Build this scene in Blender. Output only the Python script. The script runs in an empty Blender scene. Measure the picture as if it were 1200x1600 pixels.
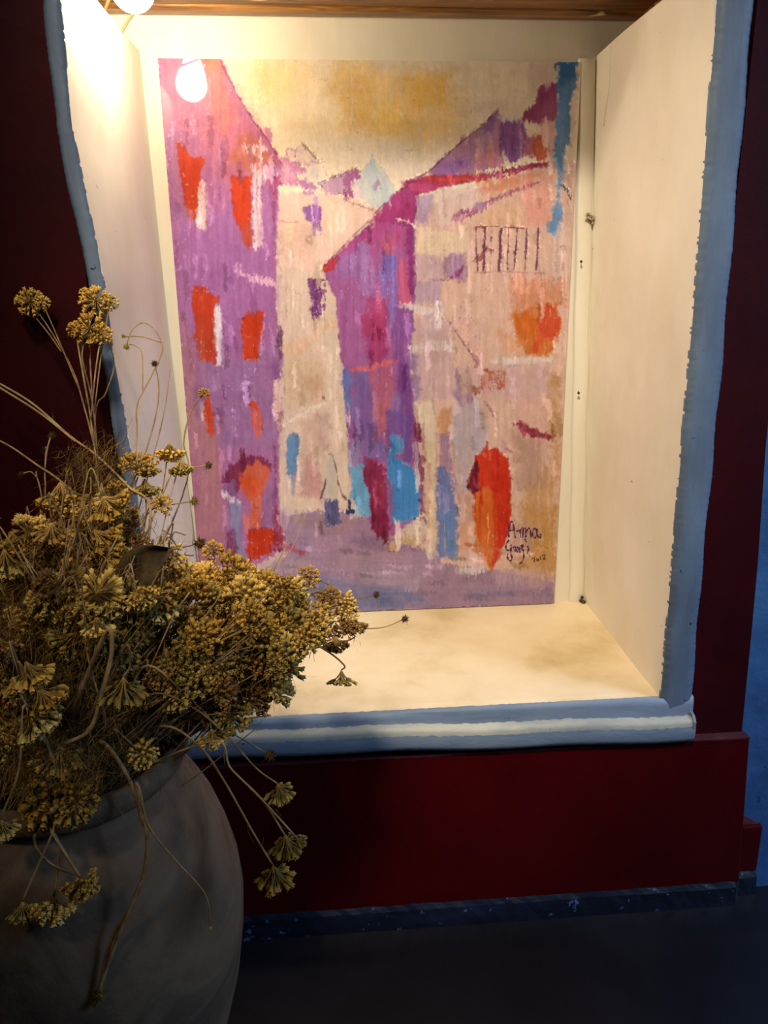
import bpy, bmesh, math, random
import numpy as np
from mathutils import Vector, Matrix

# ------------------------------------------------------------------ camera, world, lights, exposure
sc = bpy.context.scene
col = sc.collection
FPX = 1215.53
CAM = Vector((0.2495, -1.4421, 0.6225))
YAW, PITCH, ROLL = 0.0756, 0.28347, -0.01164
_f = Vector((math.sin(YAW)*math.cos(PITCH), math.cos(YAW)*math.cos(PITCH), -math.sin(PITCH)))
_r = Vector((math.cos(YAW), -math.sin(YAW), 0))
_u = _r.cross(_f)
CR = _r*math.cos(ROLL) + _u*math.sin(ROLL)
CU = -_r*math.sin(ROLL) + _u*math.cos(ROLL)
CF = _f
cd = bpy.data.cameras.new('camera'); cam = bpy.data.objects.new('camera', cd); col.objects.link(cam)
cd.sensor_fit = 'VERTICAL'; cd.sensor_height = 32.0; cd.lens = FPX/1600*32.0
cd.clip_start = 0.01; cd.clip_end = 50
cam.matrix_world = Matrix(((CR.x, CU.x, -CF.x, CAM.x), (CR.y, CU.y, -CF.y, CAM.y), (CR.z, CU.z, -CF.z, CAM.z), (0, 0, 0, 1)))
sc.camera = cam

w = bpy.data.worlds.new('world'); sc.world = w; w.use_nodes = True
w.node_tree.nodes['Background'].inputs[0].default_value = (0.35, 0.5, 1.0, 1)
w.node_tree.nodes['Background'].inputs[1].default_value = 0.010

def lamp(name, typ, loc, aim, energy, color, **kw):
    d = bpy.data.lights.new(name, typ); d.energy = energy; d.color = color
    for k, v in kw.items(): setattr(d, k, v)
    o = bpy.data.objects.new(name, d); col.objects.link(o); o.location = loc
    o.rotation_euler = (Vector(aim)-Vector(loc)).to_track_quat('-Z', 'Y').to_euler()
    return o
# unseen warm spot added to even out the bulb's falloff in the niche
lamp('niche_fill_spot', 'SPOT', (0.02, -1.75, 2.25), (0.44, -0.12, 0.36), 215, (1.0, 0.87, 0.69), spot_size=math.radians(32), spot_blend=0.75, shadow_soft_size=0.14)
# weaker unseen spot added and shaped to light the bouquet, not the jar foot
lamp('bouquet_fill_spot', 'SPOT', (-0.35, -1.75, 1.75), (-0.02, -0.60, 0.38), 32, (1.0, 0.84, 0.58), spot_size=math.radians(29), spot_blend=1.0, shadow_soft_size=0.10)
# cool daylight reaching the wall from a window far to the right
lamp('window_daylight', 'AREA', (2.7, -1.5, 1.5), (1.15, -0.35, 0.1), 6.5, (0.40, 0.62, 1.0), shape='RECTANGLE', size=0.9, size_y=1.2, spread=math.radians(58))

vs = sc.view_settings
vs.view_transform = 'Standard'; vs.look = 'None'; vs.gamma = 1.0; vs.use_curve_mapping = False
vs.exposure = 0.42
BULB_STRENGTH = 112.0

# ------------------------------------------------------------------ helpers
def at(px, py, t):
    """world point that lies t metres deep along the view through a photo pixel"""
    return CAM + (CF + CR*((px-600)/FPX) - CU*((py-800)/FPX))*t
def at_y(px, py, Y):
    d = CF + CR*((px-600)/FPX) - CU*((py-800)/FPX)
    return CAM + d*((Y-CAM.y)/d.y)

def s2l(c):
    c = c/255.0
    return c/12.92 if c <= 0.04045 else ((c+0.055)/1.055)**2.4
def rgb(r, g, b): return (s2l(r), s2l(g), s2l(b), 1)

def tag(o, label=None, cat=None, group=None, kind=None):
    if label: o['label'] = label
    if cat: o['category'] = cat
    if group: o['group'] = group
    if kind: o['kind'] = kind
    return o
def empty(name, loc, parent=None):
    o = bpy.data.objects.new(name, None); col.objects.link(o); o.location = loc; o.empty_display_size = .02
    if parent: o.parent = parent
    return o
def mobj(name, verts, faces, mat, parent=None, smooth=False, origin=None):
    me = bpy.data.meshes.new(name)
    if origin is not None: verts = [Vector(v)-origin for v in verts]
    me.from_pydata([tuple(v) for v in verts], [], faces); me.update()
    me.materials.append(mat)
    if smooth: me.polygons.foreach_set('use_smooth', [True]*len(me.polygons))
    o = bpy.data.objects.new(name, me); col.objects.link(o)
    if origin is not None: o.location = origin
    if parent:
        o.parent = parent
        if origin is not None: o.location = origin - parent.location
    return o
def recalc(o):
    bm = bmesh.new(); bm.from_mesh(o.data); bmesh.ops.recalc_face_normals(bm, faces=bm.faces); bm.to_mesh(o.data); bm.free(); return o
def bevel(o, wd, seg=2):
    m = o.modifiers.new('bevel', 'BEVEL'); m.width = wd; m.segments = seg; m.limit_method = 'ANGLE'; return o
def box(V, F, x0, x1, y0, y1, z0, z1):
    n = len(V)
    V += [(x0,y0,z0),(x1,y0,z0),(x1,y1,z0),(x0,y1,z0),(x0,y0,z1),(x1,y0,z1),(x1,y1,z1),(x0,y1,z1)]
    F += [tuple(n+i for i in q) for q in ((0,3,2,1),(4,5,6,7),(0,1,5,4),(1,2,6,5),(2,3,7,6),(3,0,4,7))]
def interp(tab, z):
    tab = sorted(tab)
    return float(np.interp(z, [a for a, b in tab], [b for a, b in tab]))

# ------------------------------------------------------------------ materials
def nodes(name):
    m = bpy.data.materials.new(name); m.use_nodes = True
    nt = m.node_tree; return m, nt, nt.nodes['Principled BSDF']
def link(nt, a, b): nt.links.new(a, b)
def noise(nt, scale, detail=4, rough=.55, vec=None, dist=0):
    n = nt.nodes.new('ShaderNodeTexNoise'); n.inputs['Scale'].default_value = scale; n.inputs['Detail'].default_value = detail
    n.inputs['Roughness'].default_value = rough; n.inputs['Distortion'].default_value = dist
    if vec is not None: link(nt, vec, n.inputs['Vector'])
    return n
def ramp(nt, fac, stops):
    r = nt.nodes.new('ShaderNodeValToRGB'); link(nt, fac, r.inputs[0])
    e = r.color_ramp.elements
    while len(e) < len(stops): e.new(0.5)
    for i, (p, c) in enumerate(stops): e[i].position = p; e[i].color = c
    return r
def mixc(nt, fac, a, b, mode='MIX'):
    m = nt.nodes.new('ShaderNodeMix'); m.data_type = 'RGBA'; m.blend_type = mode
    for s, v in ((m.inputs[0], fac), (m.inputs[6], a), (m.inputs[7], b)):
        if hasattr(v, 'links') or hasattr(v, 'is_linked'): link(nt, v, s)
        else: s.default_value = v
    return m.outputs[2]
def coords(nt, scale=(1,1,1)):
    t = nt.nodes.new('ShaderNodeTexCoord'); mp = nt.nodes.new('ShaderNodeMapping'); link(nt, t.outputs['Object'], mp.inputs[0])
    mp.inputs['Scale'].default_value = scale; return mp.outputs[0]
def bump(nt, bs, h, strength, dist):
    b = nt.nodes.new('ShaderNodeBump'); b.inputs['Strength'].default_value = strength; b.inputs['Distance'].default_value = dist
    link(nt, h, b.inputs['Height']); link(nt, b.outputs[0], bs.inputs['Normal'])
def paint_mat(name, base, dark, light, rough=.6, scale=6, fleck=None, fleck_amt=.0, streak=(1,1,1), bmp=.25, spec=.5):
    m, nt, bs = nodes(name); v = coords(nt, streak)
    n1 = noise(nt, scale, 6, .6, v); r1 = ramp(nt, n1.outputs[0], [(.30, dark), (.5, base), (.72, light)])
    c = r1.outputs[0]
    if fleck:
        n2 = noise(nt, 55, 3, .6, coords(nt)); r2 = ramp(nt, n2.outputs[0], [(fleck_amt, (0,0,0,1)), (fleck_amt+.02, (1,1,1,1))])
        c = mixc(nt, r2.outputs[0], c, fleck)
    link(nt, c, bs.inputs['Base Color']); bs.inputs['Roughness'].default_value = rough
    bs.inputs['Specular IOR Level'].default_value = spec
    n3 = noise(nt, 35, 5, .6, v); bump(nt, bs, n3.outputs[0], bmp, .004)
    return m

M = {}
M['plaster'] = paint_mat('cream_plaster', rgb(234,225,205), rgb(226,215,191), rgb(240,232,214), .62, 7, rgb(120,100,80), .745, (1,1,.6), .22)
M['plaster_back'] = paint_mat('white_back_plaster', rgb(218,210,190), rgb(206,196,174), rgb(226,218,200), .6, 6, rgb(120,100,80), .76, (1,1,.3), .2)
M['sill'] = paint_mat('stained_sill_plaster', rgb(216,196,158), rgb(186,162,112), rgb(226,208,174), .5, 5, rgb(110,85,60), .735, (1,1,1), .22)
M['blue_frame'] = paint_mat('greyish_blue_paint', rgb(88,103,122), rgb(66,79,96), rgb(110,126,144), .55, 9, rgb(20,26,36), .72, (1,1,.25), .5)
M['sill_blue'] = paint_mat('pale_blue_sill_paint', rgb(112,126,142), rgb(86,100,118), rgb(138,150,162), .6, 10, rgb(50,56,66), .72, (.3,1,1), .5)
M['sill_cream'] = paint_mat('worn_cream_edge', rgb(176,172,154), rgb(140,142,136), rgb(200,192,166), .6, 14, rgb(90,90,80), .70, (.4,1,1), .5)
M['red'] = paint_mat('dark_red_wall', rgb(46,3,7), rgb(36,3,6), rgb(55,5,9), .55, 5, rgb(110,50,40), .79, (1,1,1), .15, spec=.12)
M['red_plinth'] = paint_mat('dark_red_plinth', rgb(66,1,3), rgb(52,1,3), rgb(74,3,4), .5, 4, rgb(130,70,50), .785, (1,1,1), .15, spec=.12)
M['red_edge'] = paint_mat('pale_pink_edge', rgb(70,24,26), rgb(56,12,14), rgb(92,44,44), .6, 20, None, 0, (1,1,1), .3)
M['blue_wall'] = paint_mat('blue_wall', rgb(40,84,132), rgb(28,64,108), rgb(56,102,146), .75, 9, rgb(18,44,84), .70, (1,1,1), .5)
M['skirt'] = paint_mat('navy_skirting', rgb(12,16,32), rgb(6,8,18), rgb(26,33,56), .45, 12, rgb(70,82,120), .66, (.35,1,1), .6)
M['floor'] = paint_mat('dark_floor', rgb(22,18,22), rgb(15,12,16), rgb(32,27,30), .38, 5, rgb(80,70,70), .80, (1,1,1), .12)
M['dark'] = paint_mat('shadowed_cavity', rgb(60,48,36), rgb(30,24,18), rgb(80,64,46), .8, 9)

# wood of the lintel
m, nt, bs = nodes('old_brown_wood'); v = coords(nt, (1.2, 16, 16))
n1 = noise(nt, 5, 8, .65, v, 1.2); r1 = ramp(nt, n1.outputs[0], [(.28, rgb(64,36,14)), (.48, rgb(126,82,34)), (.62, rgb(166,116,52)), (.75, rgb(96,56,22))])
n2 = noise(nt, 9, 3, .5, coords(nt, (1, 3, 1))); r2 = ramp(nt, n2.outputs[0], [(.66, (0,0,0,1)), (.69, (1,1,1,1))])
link(nt, mixc(nt, r2.outputs[0], r1.outputs[0], rgb(225,205,165)), bs.inputs['Base Color']); bs.inputs['Roughness'].default_value = .38
bump(nt, bs, n1.outputs[0], .5, .003); M['wood'] = m

# clay
m, nt, bs = nodes('weathered_clay'); v = coords(nt)
n1 = noise(nt, 7, 8, .62, v, .6); r1 = ramp(nt, n1.outputs[0], [(.3, rgb(44,30,20)), (.44, rgb(84,66,48)), (.58, rgb(112,90,66)), (.72, rgb(98,58,34))])
n2 = noise(nt, 22, 5, .7, v); r2 = ramp(nt, n2.outputs[0], [(.55, (0,0,0,1)), (.85, (.7,.7,.7,1))])
link(nt, mixc(nt, r2.outputs[0], r1.outputs[0], rgb(112,96,76)), bs.inputs['Base Color']); bs.inputs['Roughness'].default_value = .8
bump(nt, bs, n2.outputs[0], .35, .006); M['clay'] = m

def plant_mat(name, a, b, c, rough=.85, scale=60, tip=False):
    m, nt, bs = nodes(name); n1 = noise(nt, scale, 3, .6, coords(nt))
    oi = nt.nodes.new('ShaderNodeObjectInfo')
    ad = nt.nodes.new('ShaderNodeMath'); ad.operation = 'MULTIPLY_ADD'; link(nt, oi.outputs['Random'], ad.inputs[0]); ad.inputs[1].default_value = .34; ad.inputs[2].default_value = -.17
    ad2 = nt.nodes.new('ShaderNodeMath'); ad2.operation = 'ADD'; link(nt, n1.outputs[0], ad2.inputs[0]); link(nt, ad.outputs[0], ad2.inputs[1])
    r = ramp(nt, ad2.outputs[0], [(.3, a), (.5, b), (.7, c)])
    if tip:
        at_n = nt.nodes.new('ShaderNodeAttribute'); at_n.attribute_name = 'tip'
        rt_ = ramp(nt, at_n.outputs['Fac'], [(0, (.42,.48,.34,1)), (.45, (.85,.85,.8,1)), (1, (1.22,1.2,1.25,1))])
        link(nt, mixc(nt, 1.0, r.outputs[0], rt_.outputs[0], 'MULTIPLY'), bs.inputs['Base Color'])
    else: link(nt, r.outputs[0], bs.inputs['Base Color'])
    bs.inputs['Roughness'].default_value = rough
    bs.inputs['Specular IOR Level'].default_value = .2
    return m
M['bud'] = plant_mat('ochre_dried_flower', rgb(156,118,44), rgb(204,164,72), rgb(228,196,112), tip=True)
M['bud_olive'] = plant_mat('olive_and_shaded_flower', rgb(128,106,46), rgb(174,148,72), rgb(210,186,112), tip=True)  # olive heads; this tone also carries the shade of the lower right bunch
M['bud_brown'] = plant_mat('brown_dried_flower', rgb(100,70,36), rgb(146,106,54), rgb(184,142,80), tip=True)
M['pedicel'] = plant_mat('tan_flower_stalk', rgb(128,98,48), rgb(170,134,70), rgb(196,160,92))
M['stem'] = plant_mat('straw_stem', rgb(110,86,56), rgb(146,118,78), rgb(170,142,98))
M['needle'] = plant_mat('brown_needle_leaf', rgb(76,56,26), rgb(112,84,38), rgb(146,112,54))
M['leaf'] = plant_mat('dull_olive_leaf', rgb(30,18,8), rgb(52,36,18), rgb(86,74,44), .7, 30)
M['seed'] = plant_mat('dark_seed_head', rgb(40,26,16), rgb(66,44,26), rgb(96,68,40))

m, nt, bs = nodes('glowing_bulb'); bs.inputs['Base Color'].default_value = (1,.95,.85,1)
bs.inputs['Emission Color'].default_value = (1.0, 0.85, 0.62, 1); bs.inputs['Emission Strength'].default_value = BULB_STRENGTH; M['bulb'] = m
m, nt, bs = nodes('white_socket'); bs.inputs['Base Color'].default_value = rgb(220,214,200); bs.inputs['Roughness'].default_value = .4; M['socket'] = m
m, nt, bs = nodes('cord_plastic'); bs.inputs['Base Color'].default_value = rgb(150,126,84); bs.inputs['Roughness'].default_value = .45; M['cord'] = m
m, nt, bs = nodes('nail_metal'); bs.inputs['Base Color'].default_value = rgb(60,50,40); bs.inputs['Roughness'].default_value = .5; bs.inputs['Metallic'].default_value = .6; M['nail'] = m
m, nt, bs = nodes('ink'); bs.inputs['Base Color'].default_value = rgb(74,28,66); bs.inputs['Roughness'].default_value = .35; M['ink'] = m
m, nt, bs = nodes('ink_black'); bs.inputs['Base Color'].default_value = rgb(52,22,34); bs.inputs['Roughness'].default_value = .35; M['ink2'] = m

# ------------------------------------------------------------------ the setting
rng = random.Random(7)
D = 0.393            # depth of the niche
WF = -0.383          # face of the red wall
CEIL = 1.042
FLOORZ = -0.395
PT = 0.990           # top of the side linings
LB = [(.995,-.029),(.568,-.021),(.337,-.014),(.214,-.007),(0,0.0),(-.1,0.0)]
LF = [(1.2,-.038),(.942,-.037),(.808,-.040),(.72,-.031),(.662,-.025),(.631,-.022),(.552,-.021),(.417,-.011),(.341,-.009),(0,-.005),(-.1,-.004)]
RB = [(1.0,.727),(.777,.736),(.439,.749),(.052,.765),(0,.766),(-.1,.766)]
RF = [(1.2,.740),(.952,.743),(.81,.746),(.598,.751),(.396,.753),(.222,.756),(.043,.758),(0,.758),(-.1,.759)]
LO = [(1.2,-.058),(.941,-.057),(.808,-.059),(.662,-.045),(.631,-.042),(.417,-.029),(.342,-.025),(0,-.020),(-.1,-.018)]
RO = [(1.2,.786),(.952,.790),(.78,.794),(.639,.797),(.485,.801),(.22,.804),(-.026,.810),(-.1,.812)]

# back wall of the niche, gently uneven
def grid(name, fn, nu, nv, mat, parent=None):
    V = [fn(i/(nu-1), j/(nv-1)) for j in range(nv) for i in range(nu)]
    F = [(j*nu+i, j*nu+i+1, (j+1)*nu+i+1, (j+1)*nu+i) for j in range(nv-1) for i in range(nu-1)]
    return mobj(name, V, F, mat, parent, True)
V, F = [], []; box(V, F, -.14, .84, 0, .05, -.06, CEIL+.12)
tag(mobj('wall_back', V, F, M['plaster_back']), kind='structure')

# side linings: solid slabs whose inner face follows the measured edge
def lining(name, fb, ff, side):
    zs = [-.012+(PT+.012)*i/40 for i in range(41)]; ny = 12
    V = []; F = []
    for z in zs:
        for j in range(ny+1):
            t = j/ny
            x = interp(fb, z)*(1-t) + interp(ff, z)*t + .0010*math.sin(z*23+t*5)*math.sin(t*math.pi)
            if side > 0 and z > .93: x -= (z-.93)*.22*math.sin(min(1, t*1.3)*math.pi*.5)
            V.append((x, -D*t, z))
    n = ny+1
    for i in range(len(zs)-1):
        for j in range(ny): F.append((i*n+j, i*n+j+1, (i+1)*n+j+1, (i+1)*n+j))
    base = len(V); off = -.045 if side < 0 else .045
    # outer skin so that the slab has thickness
    for z in zs:
        for j in (0, ny):
            x = interp(fb if j == 0 else ff, z)
            V.append((x+off*(1 if j == 0 else .27), -D*(j/ny), z))
    for i in range(len(zs)-1):
        F.append((base+2*i, base+2*i+2, base+2*i+3, base+2*i+1))
        F.append((i*n, (i+1)*n, base+2*i+2, base+2*i)); F.append((i*n+ny, base+2*i+1, base+2*i+3, (i+1)*n+ny))
    k = len(zs)-1
    F.append(tuple([k*n+j for j in range(ny+1)]+[base+2*k+1, base+2*k])); F.append(tuple([j for j in range(ny+1)]+[base+1, base])[::-1])
    return recalc(mobj(name, V, F, M['plaster'], None, False))
wl = tag(lining('wall_left', LB, LF, -1), kind='structure')
wr = tag(lining('wall_right', RB, RF, 1), kind='structure')
for o in (wl, wr):
    o.data.polygons.foreach_set('use_smooth', [True]*len(o.data.polygons))
    mm = o.modifiers.new('es', 'EDGE_SPLIT'); mm.split_angle = math.radians(30)

# rounded plaster fillet in the back right corner
V, F = [], []; n = 9; zs = [i/30*.985 for i in range(31)]
for z in zs:
    x1 = interp(RB, z); wd = .030
    for k in range(n):
        a = k/(n-1)*math.pi
        V.append((x1 - wd/2 - .0015 + math.cos(a)*wd/2 + .0008*math.sin(z*31), -.0005 - math.sin(a)*.006, z))
for i in range(len(zs)-1):
    for k in range(n-1): F.append((i*n+k, i*n+k+1, (i+1)*n+k+1, (i+1)*n+k))
tag(mobj('trim_1', V, F, M['plaster_back'], None, True), kind='structure')
# cracked plaster seam near the top of the right lining
def tube(V, F, pts, radii, sides=5):
    n0 = len(V); N = len(pts)
    up = Vector((.3, .5, .81))
    for i, p in enumerate(pts):
        p = Vector(p); t = (Vector(pts[min(i+1, N-1)])-Vector(pts[max(i-1, 0)])); t = t.normalized() if t.length > 1e-9 else Vector((0,0,1))
        a = t.cross(up)
        if a.length < 1e-3: a = t.cross(Vector((1,0,0)))
        a.normalize(); b = t.cross(a); r = radii[i] if hasattr(radii, '__len__') else radii
        for k in range(sides):
            an = 2*math.pi*k/sides; V.append(p+a*math.cos(an)*r+b*math.sin(an)*r)
    for i in range(N-1):
        for k in range(sides):
            q = n0+i*sides; F.append((q+k, q+(k+1) % sides, q+sides+(k+1) % sides, q+sides+k))
    F.append(tuple(n0+k for k in range(sides))[::-1]); F.append(tuple(n0+(N-1)*sides+k for k in range(sides)))
def smooth_path(pts, n):
    """Catmull-Rom through the points"""
    P = [Vector(p) for p in pts]; P = [P[0]*2-P[1]]+P+[P[-1]*2-P[-2]]; out = []
    segs = len(P)-3
    for i in range(n):
        s = i/(n-1)*segs; k = min(int(s), segs-1); t = s-k; a, b, c, d = P[k:k+4]
        out.append(.5*((2*b)+(c-a)*t+(2*a-5*b+4*c-d)*t*t+(3*b-a-3*c+d)*t**3))
    return out
V, F = [], []
pp = []
for (y, z) in ((-.075,.985),(-.068,.96),(-.060,.93),(-.048,.90),(-.040,.875)):
    t = -y/D; pp.append((interp(RB, z)*(1-t)+interp(RF, z)*t-.0002-max(0, z-.93)*.22*math.sin(min(1, t*1.3)*math.pi*.5), y, z))
tube(V, F, smooth_path(pp, 16), [.0016]*16, 6)
tag(mobj('crack', V, F, M['plaster'], wr, True))

# floor of the niche
def sillfn(u, v):
    y = .0 - v*(D-.002)
    z = -.0005 + .0012*math.sin(u*9+v*4)*math.sin(v*3.1)
    return (-.04+.825*u, y, z - (.0025 if v > .98 else 0))
V, F = [], []; nu, nv = 60, 24
for j in range(nv):
    for i in range(nu): V.append(sillfn(i/(nu-1), j/(nv-1)))
for j in range(nv-1):
    for i in range(nu-1): F.append((j*nu+i, (j+1)*nu+i, (j+1)*nu+i+1, j*nu+i+1))
n0 = len(V)
for j in (0, nv-1):
    for i in (0, nu-1): V.append((V[j*nu+i][0], V[j*nu+i][1], -.06))
F += [(n0, n0+1, n0+3, n0+2), tuple([i for i in range(nu)]+[n0+1, n0]), tuple([(nv-1)*nu+i for i in range(nu)][::-1]+[n0+2, n0+3])]
sf = tag(recalc(mobj('trim_2', V, F, M['sill'], None, False)), kind='structure')

# blue plaster band framing the opening: ragged painted inner edge, rounded outer edge
def frame_side(name, inner, outer, sgn):
    zs = [-.030 + (1.16+.03)*i/400 for i in range(401)]
    V, F = [], []; prof = 7
    for z in zs:
        a = interp(inner, z)+rng.choice((0,0,0,0,1,-1))*rng.uniform(.0002, .0007)+.0004*math.sin(z*47)*math.sin(z*13); b = interp(outer, z)+.0012*math.sin(z*40)+rng.uniform(-.0004, .0004)
        e = .0025*sgn
        ring = [(a, -D+.004), (a, -D-.001), (a+(b-a)*.3, -D-.0025+.0008*math.sin(z*60)), (a+(b-a)*.7, -D-.003), (b-e*1.3, -D-.002), (b, -D+.001), (b, WF+.004)]
        V += [(x, y, z) for x, y in ring]
    for i in range(len(zs)-1):
        for k in range(prof-1): F.append((i*prof+k, i*prof+k+1, (i+1)*prof+k+1, (i+1)*prof+k))
    return tag(recalc(mobj(name, V, F, M['blue_frame'], None, True)), kind='structure')
fl = frame_side('trim_3', LF, LO, -1)
fr = frame_side('trim_4', RF, RO, 1)

# sill nosing: blue strip, worn cream ledge, blue face, ragged where the colours meet
xs = [-.02+.832*i/160 for i in range(161)]
def strip(name, prof, mat, jag):
    V, F = [], []; n = len(prof)
    for x in xs:
        sag = .003*math.sin(x*5+1)+.0015*math.sin(x*23)+ (x-.45)*-.012
        for k, (y, z) in enumerate(prof):
            jz = rng.uniform(-jag, jag) if k in (0, n-1) else rng.uniform(-.0003, .0003)
            V.append((x, y, z+sag*(0 if z > -.004 else 1)+jz))
    for i in range(len(xs)-1):
        for k in range(n-1): F.append((i*n+k, (i+1)*n+k, (i+1)*n+k+1, i*n+k+1))
    return mobj(name, V, F, mat, None, True)
nose = strip('trim_5', [(-D+.004,-.0005),(-D-.0015,-.002),(-D-.003,-.006),(-D-.0035,-.018),(-D-.0045,-.0255)], M['sill_blue'], .0006); tag(nose, kind='structure')
lip = strip('worn_ledge', [(-D-.0040,-.0240),(-D-.010,-.0248),(-D-.0155,-.0275),(-D-.0175,-.032),(-D-.0178,-.0375)], M['sill_cream'], .0012); lip.parent = nose
face = strip('sill_face', [(-D-.0174,-.0360),(-D-.0187,-.044),(-D-.0180,-.056),(-D-.0155,-.064),(-D-.009,-.0675),(WF+.004,-.0685)], M['sill_blue'], .0012); face.parent = nose
# closed right end of the nosing
V = [(.8115, y, z) for y, z in ((WF+.006,-.022),(-D-.004,-.026),(-D-.012,-.028),(-D-.019,-.036),(-D-.0187,-.05),(-D-.0155,-.067),(WF+.006,-.074))]
en = mobj('sill_end', V+[(v[0]-.004, v[1], v[2]) for v in V], [tuple(range(7)), tuple(range(7, 14))[::-1]]+[(i, (i+1) % 7, 7+(i+1) % 7, 7+i) for i in range(7)], M['sill_blue'], nose); recalc(en)

# red wall around the opening (four blocks joined as one wall)
V, F = [], []
box(V, F, -2.2, -.024, WF+.0008, -.355, -.07, .30); box(V, F, -2.2, -.036, WF+.0004, -.355, .30, .56); box(V, F, -2.2, -.046, WF, -.355, .56, 2.3)
# right pier with its slightly leaning outer corner
n0 = len(V)
xin = .800
for z, xo in ((-.10, .906), (.09, .900), (.217, .895), (.393, .884), (.9, .870), (2.3, .84)):
    V += [(xin if z < 1 else .79, WF, z), (xo, WF, z), (xo, -.30, z), (xin if z < 1 else .79, -.30, z)]
for i in range(5):
    a = n0+4*i
    for k in range(4): F.append((a+k, a+(k+1) % 4, a+4+(k+1) % 4, a+4+k))
F += [(n0+3, n0+2, n0+1, n0), (n0+20, n0+21, n0+22, n0+23)]
box(V, F, -.046, .79, WF, -.29, 1.16, 2.3)
wf = tag(mobj('wall_front', V, F, M['red']), kind='structure')
# wall below the opening with the projecting red plinth
V, F = [], []
n0 = len(V)
PY = -.3985
for z, xo, y in ((-.356, .925, PY-.003), (-.20, .917, PY-.0015), (-.0775, .9105, PY)):
    V += [(-2.2, y, z), (xo, y, z), (xo, -.30, z), (-2.2, -.30, z)]
for i in range(2):
    a = 4*i
    for k in range(4): F.append((a+k, a+(k+1) % 4, a+4+(k+1) % 4, a+4+k))
F += [(3, 2, 1, 0), (8, 9, 10, 11)]
pl = tag(mobj('baseboard_front', V, F, M['red_plinth']), kind='structure'); bevel(pl, .002, 2)
V, F = [], []
xe = [-.3+1.21*i/120 for i in range(121)]
for x in xe:
    q = .0006*math.sin(x*37)+rng.uniform(-.0004, .0004)
    V += [(x, PY-.0008, -.0795-q), (x, PY-.0012, -.0768), (x, PY+.006, -.0762), (x, PY+.016, -.0762)]
for i in range(120):
    for k in range(3): F.append((4*i+k, 4*i+4+k, 4*i+5+k, 4*i+k+1))
mobj('pale_edge', V, F, M['red_edge'], pl)  # paler pink strip along the top edge of the plinth
# small red return at the foot of the pier and its bevelled top
V, F = [], []; box(V, F, .93, .9665, -.382, -.30, -.353, -.262)
rt = tag(mobj('trim_6', V, F, M['red_plinth']), kind='structure'); bevel(rt, .003, 2)
V = [(.90,-.376,-.2615),(.962,-.376,-.2615),(.962,-.34,-.2615),(.90,-.34,-.2615),(.918,-.372,-.235),(.922,-.36,-.235)]
recalc(mobj('mortar_fillet', V, [(0,3,2,1),(0,1,5,4),(1,2,5),(2,3,4,5),(3,0,4)], M['red_edge'], rt))
# navy skirting under the plinth with a worn front
V, F = [], []
xe = [-2.2+3.165*i/200 for i in range(201)]
for x in xe:
    q = rng.uniform(-.0012, .0012)
    yy = 0 if x < .925 else .02
    V += [(x, PY+yy+.004, -.352+q), (x, PY+yy-.002, -.352+q), (x, PY+yy-.0075+rng.uniform(-.001, .001), -.362), (x, PY+yy-.010+rng.uniform(-.001, .001), -.378), (x, PY+yy-.012, FLOORZ), (x, -.3, FLOORZ)]
for i in range(200):
    for k in range(5): F.append((6*i+k, 6*i+6+k, 6*i+7+k, 6*i+k+1))
F.append(tuple(6*200+k for k in range(6)))
tag(recalc(mobj('baseboard_navy', V, F, M['skirt'])), kind='structure')
# blue wall set back to the right of the pier
V, F = [], []; box(V, F, .80, 3.6, -.372, -.25, FLOORZ, 2.3)
tag(mobj('wall_blue', V, F, M['blue_wall']), kind='structure')
# room floor
V, F = [], []; box(V, F, -2.6, 3.6, -3.6, -.26, FLOORZ-.04, FLOORZ)
tag(mobj('floor', V, F, M['floor']), kind='structure')

# dark cavity behind the linings, left and right, and the timber over the niche
V, F = [], []; box(V, F, -.14, -.115, -.29, 0, .98, CEIL+.12); tag(mobj('wall_cavity_left', V, F, M['plaster_back']), kind='structure')
V, F = [], []; box(V, F, .790, .815, -.29, 0, .98, CEIL+.12); tag(mobj('wall_cavity_right', V, F, M['wood']), kind='structure')
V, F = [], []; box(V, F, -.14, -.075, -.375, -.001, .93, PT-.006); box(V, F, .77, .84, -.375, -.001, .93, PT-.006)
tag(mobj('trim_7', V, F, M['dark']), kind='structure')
ce = empty('ceiling', (.35, -.2, CEIL)); tag(ce, kind='structure')
def plank(y0, y1, z, th=.03, jag=.0007):
    V, F = [], []; n = 70; ym = (y0+y1)/2
    for i in range(n):
        x = -.12+.92*i/(n-1); q = [rng.uniform(-jag, jag) for _ in range(4)]
        r = .004
        ring = [(y0, z+th), (y0+q[0], z+r), (y0+r+q[1], z), (y1-r, z+q[3]), (y1-q[2], z+r), (y1, z+th)]
        if y0 > y1: ring = [(y0, z+th), (y0+q[0], z+r), (y0-r, z), (y1+r, z), (y1-q[2], z+r), (y1, z+th)]
        V += [(x, a, b) for a, b in ring]
    for i in range(n-1):
        for k in range(6): F.append((6*i+k, 6*i+(k+1) % 6, 6*i+6+(k+1) % 6, 6*i+6+k))
    F += [tuple(range(6)), tuple(6*(n-1)+k for k in range(6))]
    return recalc(mobj('plank', V, F, M['wood'], ce, True, Vector((.35, -.2, CEIL))))
plank(-.002, -.0405, CEIL-.001, .03); plank(-.043, -.116, CEIL+.0025, .028)
plank(-.119, -.20, CEIL+.085, .025); plank(-.203, -.29, CEIL+.085, .025); plank(-.293, -.38, CEIL+.085, .025)
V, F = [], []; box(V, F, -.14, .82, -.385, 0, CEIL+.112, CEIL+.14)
mobj('ceiling_backing', V, F, M['dark'], ce, False, Vector((.35, -.2, CEIL)))
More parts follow.
